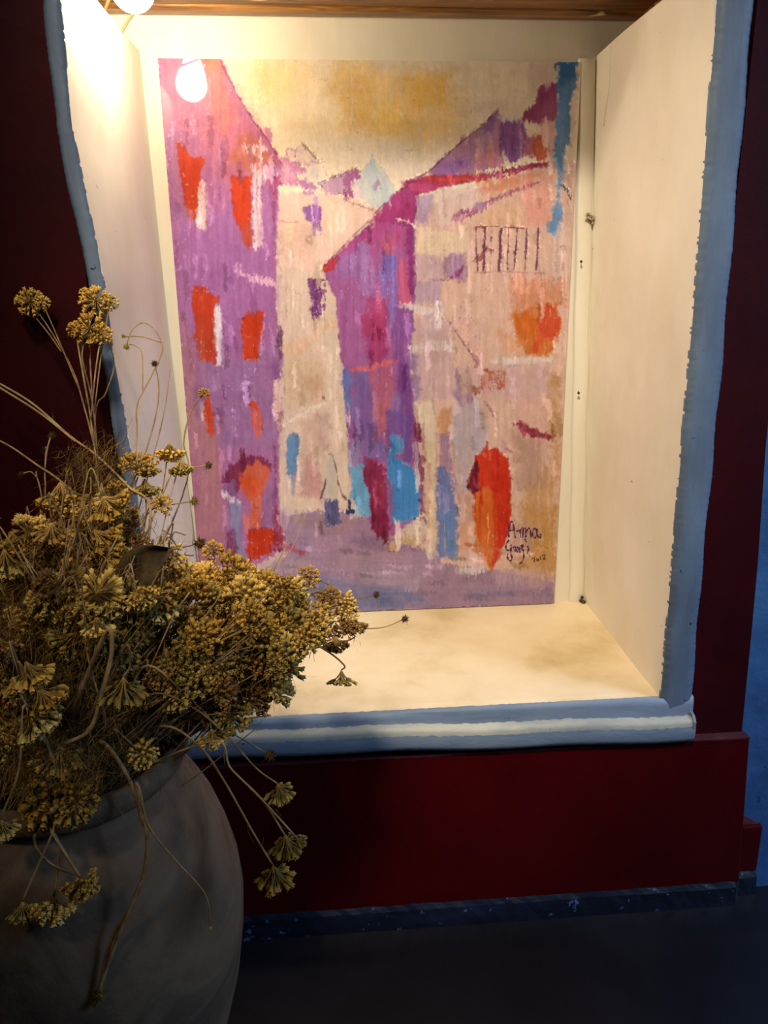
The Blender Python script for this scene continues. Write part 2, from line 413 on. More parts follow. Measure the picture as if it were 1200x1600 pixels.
V, F = [], []; box(V, F, -.12, .80, -.116, -.110, CEIL+.028, CEIL+.112); mobj('ledge_board', V, F, M['wood'], ce, False, Vector((.35, -.2, CEIL)))

# ------------------------------------------------------------------ the painting print
PW, PH = .70, .978
LEAN = math.radians(.55)
paint = empty('painting', (0, -math.sin(LEAN)*PH-.001, .0012)); paint.rotation_euler = (-LEAN*0, 0, 0)
tag(paint, 'unframed glossy print of a street between purple and cream houses, standing in the niche', 'painting')
paint.rotation_euler = (-LEAN, 0, 0)
# design coordinates of the print: quad (247,93) (908,100) (862,940) (321,968), mapped projectively to the sheet
def homog(src, dst):
    A = []; b = []
    for (x, y), (X, Y) in zip(src, dst):
        A.append([x, y, 1, 0, 0, 0, -X*x, -X*y]); b.append(X)
        A.append([0, 0, 0, x, y, 1, -Y*x, -Y*y]); b.append(Y)
    h = np.linalg.solve(np.array(A, float), np.array(b, float)); return np.append(h, 1).reshape(3, 3)
HQ = homog([(0, PH), (PW, PH), (PW, 0), (0, 0)], [(247, 93), (908, 100), (862, 940), (321, 968)])
HI = np.linalg.inv(HQ)
def sheet(x, y):
    v = HI @ np.array([x, y, 1.0]); return v[0]/v[2], v[1]/v[2]
NU, NV = 490, 680
uu, vv = np.meshgrid(np.linspace(0, PW, NU), np.linspace(0, PH, NV))
wq = HQ[2,0]*uu+HQ[2,1]*vv+1
PX = ((HQ[0,0]*uu+HQ[0,1]*vv+HQ[0,2])/wq).ravel(); PYc = ((HQ[1,0]*uu+HQ[1,1]*vv+HQ[1,2])/wq).ravel()

def vnoise(x, y, sx, sy, seed):
    r = np.random.RandomState(seed); T = r.rand(128, 128)
    a = x/sx; b = y/sy; i = np.floor(a).astype(int); j = np.floor(b).astype(int); f = a-i; g = b-j
    f = f*f*(3-2*f); g = g*g*(3-2*g); i0 = i % 128; i1 = (i+1) % 128; j0 = j % 128; j1 = (j+1) % 128
    return (T[j0,i0]*(1-f)+T[j0,i1]*f)*(1-g)+(T[j1,i0]*(1-f)+T[j1,i1]*f)*g
def fbm(x, y, sx, sy, seed, oc=3):
    s = 0; a = .5; t = 0
    for k in range(oc):
        s = s+a*vnoise(x, y, sx/2**k, sy/2**k, seed+k*17); t += a; a *= .6
    return s/t
IMG = np.zeros((PX.size, 3)); IMG[:] = (202, 168, 156)
G_RAG = fbm(PX, PYc, 9, 9, 5, 4)-.5
G_FINE = vnoise(PX, PYc, 2.6, 3.2, 77)-.5
G_STRV = fbm(PX, PYc, 3.2, 60, 21, 3)-.5
G_STRH = fbm(PX, PYc, 60, 4, 31, 3)-.5
G_BLOT = fbm(PX, PYc, 26, 34, 41, 4)-.5
def sdf(poly, x, y):
    P = np.array(poly, float); n = len(P); d = np.full(x.shape, 1e9); inside = np.zeros(x.shape, bool)
    for i in range(n):
        a = P[i]; b = P[(i+1) % n]; e = b-a; wx = x-a[0]; wy = y-a[1]; t = np.clip((wx*e[0]+wy*e[1])/max(e@e, 1e-9), 0, 1)
        d = np.minimum(d, (wx-e[0]*t)**2+(wy-e[1]*t)**2)
        c = (a[1] > y) != (b[1] > y)
        if a[1] != b[1]: inside ^= c & (x < (b[0]-a[0])*(y-a[1])/(b[1]-a[1])+a[0])
    d = np.sqrt(d); return np.where(inside, -d, d)
FR = {'p': (0,0,1,1), '3': (240,80,340/1200,450/1588), '4': (560,80,.3,.3), '5': (260,500,340/1183,460/1600), '6': (560,500,.3,.3),
      'n': (430,200,230/1200,240/1252), 'm': (480,560,220/1035,340/1600)}
def S(fr, c, pts, rag=5, soft=1.2, al=1.0, st=16, sh=0, bl=14, edge=.0, seed=0):
    """lay one patch of paint: ragged outline, knife streaks (vertical st / horizontal sh), blotches, a ridge of paint at the edge"""
    ox, oy, kx, ky = FR[fr]; P = [(ox+a*kx, oy+b*ky) for a, b in pts]
    xs = [p[0] for p in P]; ys = [p[1] for p in P]; m = 14+soft
    idx = np.nonzero((PX > min(xs)-m) & (PX < max(xs)+m) & (PYc > min(ys)-m) & (PYc < max(ys)+m))[0]
    if not idx.size: return
    x = PX[idx]; y = PYc[idx]
    d = sdf(P, x, y)+G_RAG[idx]*rag*2+G_FINE[idx]*rag*.35
    a = np.clip(.5-d/(2*soft), 0, 1)*al
    if al < 1: a = a*np.clip(.65+G_STRV[idx]*2.2+.35, 0, 1)
    c_ = np.array(c, float)[None, :]+(G_STRV[idx]*st*2+G_STRH[idx]*sh*2+G_BLOT[idx]*bl*2)[:, None]*np.array([1, .85, .9])
    IMG[idx] = IMG[idx]*(1-a[:, None])+c_*a[:, None]
    if edge:
        e = np.exp(-(d/1.3)**2)*np.clip(G_RAG[idx]*4+.4, 0, 1)*abs(edge)
        tgt = np.array([70, 30, 60.]) if edge > 0 else np.array([240, 225, 215.])
        IMG[idx] = IMG[idx]*(1-e[:, None])+tgt*e[:, None]
def L(fr, c, pts, wd=1.6, al=.9, rag=.8):
    """one thin stroke"""
    ox, oy, kx, ky = FR[fr]; P = np.array([(ox+a*kx, oy+b*ky) for a, b in pts], float)
    m = wd+6
    idx = np.nonzero((PX > P[:,0].min()-m) & (PX < P[:,0].max()+m) & (PYc > P[:,1].min()-m) & (PYc < P[:,1].max()+m))[0]
    if not idx.size: return
    x = PX[idx]; y = PYc[idx]; d = np.full(x.shape, 1e9)
    for i in range(len(P)-1):
        a = P[i]; e = P[i+1]-a; t = np.clip(((x-a[0])*e[0]+(y-a[1])*e[1])/max(e@e, 1e-9), 0, 1)
        d = np.minimum(d, np.hypot(x-a[0]-e[0]*t, y-a[1]-e[1]*t))
    d = d+G_RAG[idx]*rag*4
    a = np.clip((wd-d)/1.0+.0, 0, 1)*al
    IMG[idx] = IMG[idx]*(1-a[:, None])+np.array(c, float)*a[:, None]

# --- sky
S('p', (228,210,182), [(330,80),(930,80),(930,330),(330,340)], 0, 1, st=3, sh=5, bl=10)
S('p', (232,204,160), [(330,80),(520,80),(560,250),(420,290)], 20, 40, .6, st=4, bl=8)
S('4', (234,190,112), [(0,120),(250,110),(470,130),(560,330),(520,480),(330,540),(150,470),(-80,420)], 22, 20, .75, st=5, sh=10, bl=20)
S('4', (228,170,58), [(230,130),(470,120),(480,260),(250,330)], 14, 12, .55, sh=8, bl=18)
S('4', (232,186,76), [(20,300),(240,320),(260,420),(40,430)], 16, 14, .5, sh=8, bl=18)
S('3', (214,166,84), [(1000,70),(1200,60),(1200,440),(1040,400),(960,200)], 14, 16, .6, sh=8, bl=20)
S('3', (226,184,104), [(560,60),(820,60),(860,160),(700,330),(560,240)], 16, 18, .5, sh=6, bl=16)
S('3', (212,178,130), [(700,380),(1190,400),(1190,470),(720,440)], 12, 9, .4, st=2, sh=9, bl=10)
for q in ([(960,520),(1190,560)], [(790,60),(900,180)], [(860,150),(960,170),(1060,250)], [(1100,130),(1160,230)], [(1060,400),(1200,400)]):
    L('3', (184,146,96), q, 1.0, .45)
S('n', (226,206,186), [(250,120),(700,100),(1100,180),(1200,380),(980,520),(800,300),(420,420),(300,260)], 12, 12, .65, st=4, sh=8, bl=8)
L('n', (190,168,150), [(410,150),(600,175),(760,200),(880,200)], .9, .6)
L('n', (186,160,140), [(860,270),(1040,268)], .9, .6); L('n', (150,110,90), [(1080,205),(1120,212)], 1.5, .7)
S('p', (222,204,190), [(600,230),(720,215),(690,262),(640,285),(612,262)], 10, 8, .5, sh=6)
S('4', (200,176,160), [(520,290),(720,280),(850,300),(840,345),(520,340)], 6, 5, .4, sh=8)
S('4', (196,168,156), [(880,70),(1030,70),(1030,170),(900,260)], 6, 6, .6, st=14)
# --- the lane
S('p', (142,112,140), [(440,800),(552,800),(610,838),(690,868),(760,890),(866,905),(864,945),(318,975),(318,905),(400,900),(450,870)], 3, 3, 1, st=0, sh=12, bl=16)
S('p', (152,118,140), [(470,830),(600,850),(640,880),(520,890)], 10, 7, .6, st=0, sh=10)
S('5', (196,178,170), [(612,1040),(720,1035),(860,1015),(860,1040),(700,1065),(612,1070)], 3.5, 2, .95, st=0, sh=18)
S('5', (150,116,120), [(640,1080),(860,1060),(1000,1080),(1080,1110),(960,1160),(700,1140)], 8, 5, .7, st=0, sh=16)
S('5', (108,80,120), [(1020,1190),(1180,1180),(1180,1250),(1030,1230)], 8, 6, .6, st=0, sh=16)
S('5', (158,136,140), [(480,1290),(640,1270),(800,1290),(760,1380),(500,1390)], 12, 9, .55, st=0, sh=10)
S('5', (158,80,84), [(180,1380),(330,1380),(330,1600),(200,1600)], 12, 10, .8, st=0, sh=8)
S('5', (132,130,166), [(220,1340),(420,1330),(440,1390),(260,1400)], 12, 9, .6, st=0, sh=8)
S('5', (96,100,142), [(760,1400),(960,1400),(1183,1460),(1183,1560),(900,1590),(740,1560)], 12, 9, .85, st=0, sh=14)
S('6', (88,98,146), [(80,1390),(260,1380),(360,1470),(100,1520),(0,1480)], 12, 8, .8, st=0, sh=14)
S('6', (146,128,152), [(0,1300),(160,1280),(360,1340),(400,1390),(0,1380)], 12, 7, .6, st=0, sh=20)
S('6', (100,92,132), [(560,1410),(780,1400),(800,1430),(560,1450)], 8, 5, .7, st=0, sh=14)
S('6', (170,150,166), [(240,1350),(330,1360),(300,1420),(250,1400)], 8, 2, .5, sh=30)
L('6', (120,90,120), [(340,1425),(400,1418),(430,1440)], 1.4, .6, 1)
S('6', (206,192,190), [(500,1290),(640,1290),(640,1310),(610,1330),(510,1318)], 4, 2, .7, sh=30)
# --- far houses and dome
S('n', (176,186,192), [(800,262),(832,310),(900,380),(980,520),(960,600),(860,690),(780,660),(690,560),(640,440),(720,370),(770,310)], 3, 3, .95, st=6, bl=6)
L('n', (150,160,170), [(782,225),(800,262),(838,312),(905,385),(970,500)], 1.1, .6)
L('n', (150,158,168), [(790,290),(730,360)], 1.0, .5)
S('n', (150,120,148), [(792,470),(850,425),(868,500),(820,552)], 7, 2, .85, st=14)
S('n', (204,206,206), [(690,540),(760,560),(750,640),(690,600)], 5, 3, .6)
S('n', (222,186,168), [(0,540),(560,560),(860,690),(560,960),(400,1130),(400,1250),(0,1250)], 4, 2, 1, st=9, bl=10)
S('n', (228,196,172), [(390,620),(560,660),(560,900),(430,860)], 8, 5, .8, st=18)
S('n', (188,146,172), [(360,466),(600,378),(570,560),(420,556)], 3, 1.5, 1, st=6, edge=.5)
S('n', (160,92,140), [(560,400),(640,352),(700,380),(690,450),(640,470),(652,560),(600,596),(566,600)], 6, 1.6, 1, st=24)
S('n', (206,170,184), [(640,480),(690,440),(740,600),(660,620)], 6, 3, .7, st=18)
L('n', (150,106,100), [(566,600),(640,632),(720,660),(800,690)], 1.3, .8)
L('n', (112,70,90), [(360,470),(480,420),(590,378)], 1.0, .7); L('n', (110,50,80), [(630,355),(680,360),(700,410)], 1.4, .7)
S('n', (214,180,176), [(120,190),(230,150),(340,280),(360,450),(260,440),(110,300)], 4, 2, .8, st=8, bl=8)
S('n', (208,196,190), [(250,340),(340,300),(400,470),(330,470)], 4, 2, .7)
L('n', (148,128,100), [(236,150),(340,262)], 2.0, .85); L('n', (186,150,150), [(250,325),(330,296),(385,300)], 3.0, .7)
L('n', (168,110,130), [(146,200),(178,206),(170,270)], 2.2, .7); L('n', (186,130,150), [(112,200),(122,280)], 1.6, .6)
S('n', (196,124,160), [(0,190),(60,260),(200,300),(256,370),(150,420),(360,510),(260,520),(130,470),(0,470)], 5, 2, 1, st=8, bl=16, edge=.35)
S('n', (224,172,186), [(10,300),(130,330),(180,420),(60,440)], 8, 6, .8)
S('n', (160,108,164), [(170,430),(290,440),(372,510),(250,524)], 6, 2, .8)
S('n', (150,98,160), [(245,530),(330,530),(330,566),(260,566)], 5, 2, .8)
S('n', (140,86,156), [(240,665),(320,640),(386,660),(388,770),(384,880),(312,900),(300,790),(250,770)], 3, 1.4, 1, st=14, edge=.3)
L('n', (210,176,200), [(302,655),(312,750),(306,890)], 1.6, .9); L('n', (196,160,196), [(312,770),(386,780)], 1.4, .7); S('n', (190,156,192), [(314,820),(384,820),(384,885),(318,895)], 5, 2, .7)
S('n', (236,210,178), [(76,800),(160,790),(165,1000),(100,1010)], 6, 2, .9, st=10)
S('n', (226,200,176), [(430,640),(520,640),(540,900),(470,860)], 8, 3, .6, st=14)
L('n', (178,130,120), [(20,770),(100,792),(190,786)], 1.4, .6)
S('p', (212,176,160), [(434,330),(446,330),(448,430),(436,430)], 4, 2, .5)
# --- cream building in the middle distance
S('p', (208,180,162), [(432,420),(505,430),(528,450),(535,560),(540,640),(548,700),(552,800),(440,800)], 2, 2, 1, st=9, bl=9)
S('3', (200,156,136), [(690,960),(940,960),(900,1180),(700,1130)], 14, 10, .5, st=12)
S('5', (214,168,134), [(640,160),(760,110),(880,20),(940,0),(936,60),(870,80),(740,200),(640,215)], 6, 3, .8, sh=8)
S('5', (196,162,120), [(640,240),(860,230),(830,440),(740,460),(640,470)], 12, 8, .6, st=14)
S('5', (178,134,104), [(750,340),(860,300),(860,440),(770,450)], 12, 8, .5, st=10)
S('5', (214,190,168), [(870,80),(950,60),(960,560),(990,800),(1000,1000),(900,1000),(880,560)], 5, 4, .7, st=14)
L('5', (222,202,184), [(640,580),(740,530),(860,465)], 3.8, .9, 1.5); L('5', (150,110,100), [(700,560),(800,500)], .9, .5)
L('5', (90,50,60), [(858,430),(862,440)], 1.5, .9)
S('5', (182,140,124), [(740,560),(880,520),(880,700),(860,760),(740,740)], 8, 5, .45, st=12)
S('5', (166,124,128), [(820,520),(890,520),(890,720),(850,720)], 8, 5, .4, st=12)
S('5', (172,116,116), [(740,750),(800,755),(850,840),(850,990),(740,960)], 8, 5, .7, st=14, bl=14)
S('5', (92,130,170), [(668,632),(728,630),(728,720),(712,860),(668,850),(658,740)], 4, 1.8, 1, st=18, edge=.3)
S('5', (136,128,152), [(680,850),(716,850),(704,960),(682,930)], 4, 2, .8, st=14)
# --- person walking (a few knife strokes)
S('5', (186,172,160), [(884,738),(912,740),(934,840),(944,985),(868,990),(866,860)], 3, 1.5, .95, st=14)
L('5', (92,70,76), [(886,738),(910,742),(930,820),(942,900),(960,960),(985,985)], 1.2, .85); L('5', (96,76,84), [(872,880),(862,930),(846,975)], 1.8, .85)
S('5', (84,80,122), [(866,985),(940,985),(950,1115),(870,1122)], 2.5, 1.3, 1, st=26)
for k in (886, 908, 926): L('5', (54,50,86), [(k,990),(k+4,1110)], .9, .8)
L('5', (28,44,84), [(998,990),(1004,1040),(1024,1044)], 2.4, .95); L('5', (28,44,84), [(990,1050),(1022,1054)], 2.0, .95)
# --- left purple building
S('p', (156,92,138), [(238,85),(346,85),(352,110),(372,150),(395,188),(420,220),(440,262),(437,300),(432,430),(434,520),(440,600),(438,680),(438,760),(442,860),(410,884),(350,888),(305,905),(250,500)], 2.5, 1.5, 1, st=9, bl=10, edge=.25)
S('p', (190,104,122), [(246,90),(340,90),(400,200),(420,262),(395,300),(345,290),(300,220),(262,200)], 12, 16, .75, st=6, bl=12)
S('p', (205,104,92), [(318,96),(345,96),(356,130),(372,190),(352,220),(330,170)], 9, 7, .7, bl=14)
S('p', (214,96,60), [(312,94),(342,94),(346,108),(324,112)], 5, 4, .7, bl=12)
S('p', (184,92,122), [(352,200),(400,190),(420,225),(432,250),(400,250),(364,230)], 8, 5, .6)
S('p', (180,96,128), [(268,230),(330,230),(345,330),(280,320)], 14, 14, .5, st=10)
S('p', (150,92,154), [(275,330),(430,330),(432,560),(288,560)], 12, 14, .7, st=10)
S('p', (134,96,142), [(288,560),(438,560),(438,710),(300,700)], 10, 12, .75, st=8)
S('p', (160,100,110), [(286,500),(312,560),(318,640),(350,760),(345,880),(330,960),(310,960),(282,560)], 8, 10, .85, st=6)
S('p', (164,104,104), [(306,640),(345,660),(350,840),(320,850)], 8, 10, .7, st=6)
L('p', (150,60,100), [(346,96),(352,112),(373,152),(396,190),(420,222),(440,258)], 1.8, .7)
# windows, top row
RED = (184,46,12)
S('3', RED, [(128,520),(185,530),(190,575),(240,610),(285,600),(285,640),(258,690),(262,760),(245,940),(205,950),(185,890),(165,760),(150,660)], 3, 1.5, 1, st=8, bl=12, edge=.25)
S('3', (148,44,40), [(128,520),(175,528),(190,560),(135,560)], 4, 2, .6)
S('3', (160,96,96), [(168,860),(200,860),(205,950),(172,930)], 5, 3, .6)
S('3', (216,190,176), [(262,730),(298,728),(300,800),(306,900),(306,1005),(256,1000),(244,940)], 4, 2, .85, st=40)
S('3', (182,96,70), [(480,460),(560,470),(640,560),(700,620),(540,640),(540,690),(470,640),(420,620)], 5, 4, .85, st=10, bl=18)
S('3', RED, [(430,705),(545,700),(545,780),(538,930),(550,1095),(520,1100),(470,970),(445,900)], 3, 1.6, 1, st=8, bl=12, edge=.2)
S('3', (160,80,80), [(470,970),(548,960),(560,1110),(510,1090)], 4, 3, .6, st=12)
S('3', (224,190,196), [(486,528),(560,530),(640,550),(640,566),(560,586),(520,570)], 3, 1.5, .95, sh=18)
L('3', (160,90,130), [(560,540),(590,560),(575,572)], 1.5, .7)
S('3', (222,190,190), [(545,640),(600,630),(630,720),(600,760),(612,1000),(605,1095),(565,1110),(545,960),(552,800)], 5, 2, .9, st=34)
S('3', (208,160,186), [(620,650),(690,660),(700,720),(640,720)], 6, 2, .7, st=18)
S('3', (158,58,98), [(630,710),(710,700),(690,760),(690,820),(670,840),(650,780)], 6, 2.5, .8, st=20)
L('3', (120,44,90), [(670,800),(668,900),(672,1000),(670,1100)], 1.6, .6, 2)
S('3', (156,96,150), [(590,760),(650,760),(660,1100),(612,1100)], 6, 4, .6, st=22)
S('3', (216,168,190), [(440,1220),(560,1250),(690,1290),(680,1318),(560,1290)], 2.5, 1.2, .95, sh=10)
L('3', (176,150,150), [(700,1315),(770,1330),(820,1355)], 2.0, .6)
# windows, second row
S('3', (182,48,18), [(215,1330),(260,1310),(375,1385),(350,1420),(340,1588),(240,1588)], 4, 1.5, 1, bl=12, edge=.2)
S('5', (176,54,26), [(160,0),(268,0),(280,140),(282,262),(250,250),(190,230),(170,120)], 4, 2, 1, bl=14)
S('5', (150,70,70), [(160,100),(200,120),(210,240),(180,230)], 6, 4, .5)
S('3', (222,200,204), [(342,1415),(375,1410),(380,1588),(345,1588)], 3, 1.5, .95, st=30)
S('5', (212,196,206), [(268,0),(300,-20),(318,80),(305,260),(285,262),(272,140)], 4, 2, .9, st=34)
S('3', (188,46,16), [(515,1450),(612,1450),(615,1588),(500,1588)], 3, 1.5, 1, bl=12, edge=.2)
S('5', (182,48,16), [(425,-20),(540,-20),(520,100),(512,235),(430,230),(418,100)], 3, 1.5, 1, bl=12, edge=.2)
L('5', (196,150,190), [(545,-20),(528,100),(520,200)], 2.0, .6, 2)
L('5', (190,140,180), [(560,0),(590,150),(600,260)], 1.8, .6, 2); S('5', (110,60,120), [(585,240),(630,230),(632,336),(590,336)], 5, 3, .6, st=20)
L('5', (104,60,116), [(600,0),(612,120),(628,200)], 2.2, .5, 3)
# third row
S('5', (106,66,104), [(150,400),(220,370),(240,420),(230,560),(180,560),(160,470)], 8, 5, .65, st=14)
S('5', (188,54,20), [(218,400),(246,420),(260,540),(268,640),(252,655),(228,590),(212,520)], 4, 2, 1, bl=10)
S('5', (206,180,186), [(186,455),(206,460),(218,560),(200,560)], 4, 2, .7, st=30)
S('5', (196,82,64), [(455,458),(500,455),(528,540),(524,650),(500,672),(480,600)], 5, 2.5, .95, bl=12)
S('5', (186,52,30), [(462,456),(500,455),(512,500),(470,496)], 4, 2, .9)
# cream side strip with broken paint
S('5', (206,168,164), [(590,340),(632,340),(640,470),(650,580),(618,620),(590,560)], 5, 1.5, .95, st=20)
S('5', (130,70,90), [(600,520),(640,520),(640,590),(606,600)], 7, 2, .6)
L('5', (214,184,180), [(640,330),(642,470),(655,560)], 2.0, .7, 2)
# arch on the left
S('5', (112,34,66), [(300,900),(340,820),(420,756),(510,752),(580,800),(580,830),(430,850),(400,960),(350,1000),(300,960)], 4, 1.8, 1, st=10, bl=10, edge=.3)
S('5', (130,84,136), [(310,900),(380,880),(400,980),(420,1010),(310,960)], 4, 3, .9, st=14)
S('5', (188,84,60), [(424,820),(500,770),(572,820),(560,900),(530,960),(524,1040),(520,1140),(450,1130),(470,1000),(412,930)], 5, 2.2, 1, st=10, bl=16)
S('5', (198,64,20), [(420,860),(500,860),(530,900),(500,970),(424,960)], 9, 5, .75)
L('5', (150,50,50), [(480,1020),(510,1035)], 2.4, .6)
S('5', (134,88,134), [(530,960),(600,840),(606,960),(612,1140),(528,1140)], 4, 3, .9, st=16)
S('5', (210,190,200), [(300,938),(330,945),(420,1005),(410,1020),(370,1015),(306,965)], 3, 1.4, .9, sh=20)
S('5', (122,124,160), [(345,1015),(415,1010),(425,1150),(440,1300),(370,1330),(350,1160)], 4, 3, .85, st=20)
S('5', (108,34,66), [(345,1150),(385,1150),(398,1230),(385,1320),(350,1320),(340,1240)], 5, 2, .85, st=18)
S('5', (176,40,12), [(462,1145),(590,1140),(640,1200),(560,1280),(470,1320),(445,1250)], 4, 1.8, 1, bl=10, edge=.2)
S('5', (122,30,60), [(590,960),(612,1040),(650,1180),(660,1260),(580,1260),(590,1150)], 4, 2, .9, bl=10)
S('5', (150,40,60), [(640,1210),(720,1250),(780,1270),(740,1290),(650,1255)], 6, 2, .7)
L('5', (96,40,84), [(596,700),(600,800),(606,960)], 1.8, .55, 2)
# --- middle house: window and blue doorway hints
S('3', (106,50,106), [(850,1268),(930,1275),(935,1330),(930,1460),(885,1505),(868,1440),(880,1400)], 4, 1.3, 1, st=24)
L('3', (90,40,80), [(850,1270),(970,1275)], 1.8, .9); L('3', (120,60,110), [(950,1290),(945,1420)], 2.0, .8, 3)
for k in (1320, 1345, 1370, 1395, 1420, 1450): L('3', (190,160,190), [(890,k),(922,k+3)], 1.3, .7)
S('3', (214,182,158), [(925,1500),(1010,1440),(1010,1588),(860,1588)], 6, 5, .6)
# --- central purple-blue house
S('p', (150,82,140), [(505,425),(530,405),(560,370),(592,345),(610,318),(640,292),(652,292),(652,360),(650,480),(640,560),(645,640),(655,700),(660,790),(640,830),(605,842),(560,800),(548,740),(542,650),(534,560),(526,470)], 1.8, 1.3, 1, st=14, bl=12, edge=.3)
S('p', (160,54,120), [(500,428),(530,400),(560,372),(592,345),(612,316),(640,290),(656,290),(655,330),(620,350),(560,395),(530,412)], 3, 2, .95, bl=12, edge=.4)
S('n', (176,44,60), [(372,1185),(420,1130),(520,1060),(540,1080),(480,1170),(400,1195)], 4, 1.6, 1, bl=14, edge=.4)
S('n', (196,70,30), [(372,1185),(400,1145),(430,1150),(410,1195)], 3, 1.5, .8)
S('n', (170,66,124), [(770,930),(900,780),(1130,800),(1140,1200),(1050,1000),(900,1000),(760,1080)], 7, 5, .7, st=12)
S('n', (206,98,100), [(870,960),(960,900),(980,1030),(880,1060)], 10, 7, .6)
S('n', (140,94,160), [(520,1060),(760,950),(760,1250),(520,1250)], 8, 5, .8, st=26)
S('n', (118,100,180), [(890,1060),(1010,1060),(1020,1250),(860,1250)], 6, 4, .9, st=14)
S('n', (112,36,100), [(1080,800),(1140,820),(1138,1250),(1100,1250),(1070,1000)], 4, 2, .9, st=12)
S('4', (118,96,176), [(130,1080),(205,1080),(205,1340),(200,1500),(160,1500),(160,1290),(100,1270)], 8, 4, .85, st=20)
S('4', (194,84,120), [(205,1080),(270,1080),(270,1330),(215,1330)], 8, 3, .9, st=16)
S('4', (124,36,104), [(255,920),(297,930),(292,1290),(270,1280)], 4, 2, .95, st=14)
L('4', (90,30,80), [(296,740),(298,920),(294,1290)], 1.6, .8, 1.5)
S('4', (150,106,168), [(0,1010),(60,1020),(90,1260),(40,1300),(0,1240)], 9, 5, .8, st=24)
S('4', (166,50,104), [(50,1300),(120,1285),(155,1330),(160,1500),(20,1500),(40,1380)], 6, 2.5, .9, st=16, edge=.3)
S('4', (124,70,140), [(200,1340),(290,1350),(290,1500),(180,1500)], 6, 3, .9, st=26)
S('6', (150,44,94), [(20,0),(150,0),(158,200),(120,240),(70,230),(40,100)], 6, 3, .9, st=18)
S('6', (118,64,134), [(160,0),(290,0),(285,120),(260,200),(262,300),(240,330),(200,250),(190,120)], 6, 3, .9, st=34)
S('m', (106,86,150), [(330,100),(460,100),(500,360),(560,600),(560,760),(420,740),(340,540),(350,300)], 7, 4, .9, st=16)
S('m', (84,100,160), [(256,90),(320,100),(345,300),(310,420),(270,300)], 7, 3, .95, st=26)
S('m', (90,130,180), [(285,300),(350,310),(340,450),(310,440)], 7, 3, .7, st=30)
S('m', (162,84,112), [(455,120),(640,80),(650,260),(600,400),(600,560),(520,590),(500,400),(480,250)], 7, 4, .9, st=16)
S('m', (196,96,100), [(315,95),(480,60),(600,25),(668,30),(600,70),(470,105),(340,120)], 3, 1.5, .95, sh=10)
S('m', (176,92,92), [(500,330),(590,340),(590,560),(530,590)], 9, 6, .6)
S('m', (104,56,130), [(650,60),(760,60),(790,300),(780,440),(760,620),(690,580),(680,300)], 6, 4, .9, st=30)
S('m', (120,110,170), [(630,270),(700,270),(700,470),(650,520),(620,400)], 9, 4, .6, st=26)
S('m', (94,66,140), [(590,400),(780,420),(770,620),(780,780),(700,780),(700,600),(590,560)], 7, 4, .8, st=22)
S('m', (62,132,190), [(580,580),(690,575),(715,640),(710,700),(640,720),(580,680)], 8, 2, .95, st=16, edge=-.3)
S('m', (58,124,190), [(600,720),(760,790),(800,850),(830,1000),(830,1150),(790,1190),(720,1210),(620,1230),(630,1000),(600,850)], 5, 2, 1, st=12, bl=12, edge=-.3)
S('m', (104,84,140), [(580,880),(640,930),(640,1220),(620,1260),(585,1100)], 5, 3, .8, st=14)
S('m', (118,26,66), [(420,740),(500,760),(560,800),(582,830),(575,900),(600,1100),(630,1240),(600,1330),(520,1330),(470,1180),(450,1000),(415,880)], 6, 2, 1, st=14, bl=16, edge=.3)
S('m', (140,34,54), [(480,920),(560,920),(560,1100),(480,1080)], 9, 5, .6)
S('m', (128,130,168), [(320,600),(380,590),(400,700),(420,800),(330,800),(310,680)], 7, 3, .8, st=14)
S('m', (92,148,188), [(315,800),(410,790),(420,900),(455,1000),(465,1170),(400,1170),(330,1020)], 6, 2, 1, st=12, edge=-.3)
S('m', (214,206,204), [(340,1060),(400,1160),(390,1185),(330,1180),(330,1140)], 5, 3, .7)
L('m', (96,40,84), [(340,600),(345,570),(375,568),(382,590)], 1.6, .7); L('m', (40,50,100), [(300,500),(308,540),(320,560)], 1.7, .7)
L('m', (60,60,110), [(345,700),(350,745)], 1.4, .6)
L('m', (214,194,206), [(258,90),(262,300),(290,400),(318,640),(322,800)], 1.4, .55, 2)
for q in ([(430,1240),(480,1290)], [(460,1220),(500,1300)], [(230,1300),(400,1270)], [(250,1250),(320,1240)]): L('m', (170,110,130), q, 1.5, .6, 2)
# --- right-hand houses
S('p', (204,166,150), [(652,330),(870,255),(905,255),(905,330),(868,900),(690,880),(668,840),(660,780),(655,640),(642,560),(652,430)], 1.5, 1.5, 1, st=8, bl=10)
S('4', (168,118,150), [(370,640),(520,500),(640,400),(720,325),(745,350),(750,600),(600,650),(420,690)], 4, 1.6, 1, st=20, bl=16, edge=.5)
S('4', (132,88,164), [(420,590),(560,550),(590,600),(480,670),(420,680)], 9, 4, .75, st=22)
S('4', (124,80,146), [(640,400),(725,325),(722,380),(690,450),(660,440)], 6, 2, .9, st=20)
S('4', (200,122,110), [(600,520),(700,500),(720,580),(620,620)], 12, 7, .7)
S('4', (206,180,192), [(600,470),(660,450),(690,480),(620,560)], 8, 3, .5, st=40)
S('4', (136,84,146), [(745,380),(850,370),(880,420),(850,560),(790,600),(740,520)], 6, 2, 1, st=34, edge=.2)
S('4', (214,190,196), [(842,410),(860,500),(840,560)], 4, 2, .6, st=30)
S('4', (204,196,200), [(725,345),(835,345),(835,372),(760,380)], 4, 2, .9, sh=12); L('4', (130,150,150), [(725,342),(830,344)], 1.0, .8)
S('4', (138,40,96), [(850,470),(920,450),(930,560),(860,560)], 8, 3, .7, st=26)
S('4', (138,56,100), [(845,350),(925,270),(945,195),(1010,175),(1035,185),(1035,360),(930,390),(860,375)], 3, 1.4, 1, st=8, bl=8, edge=.45)
S('4', (208,170,180), [(955,190),(1000,178),(1000,200),(970,208)], 4, 1.5, .8)
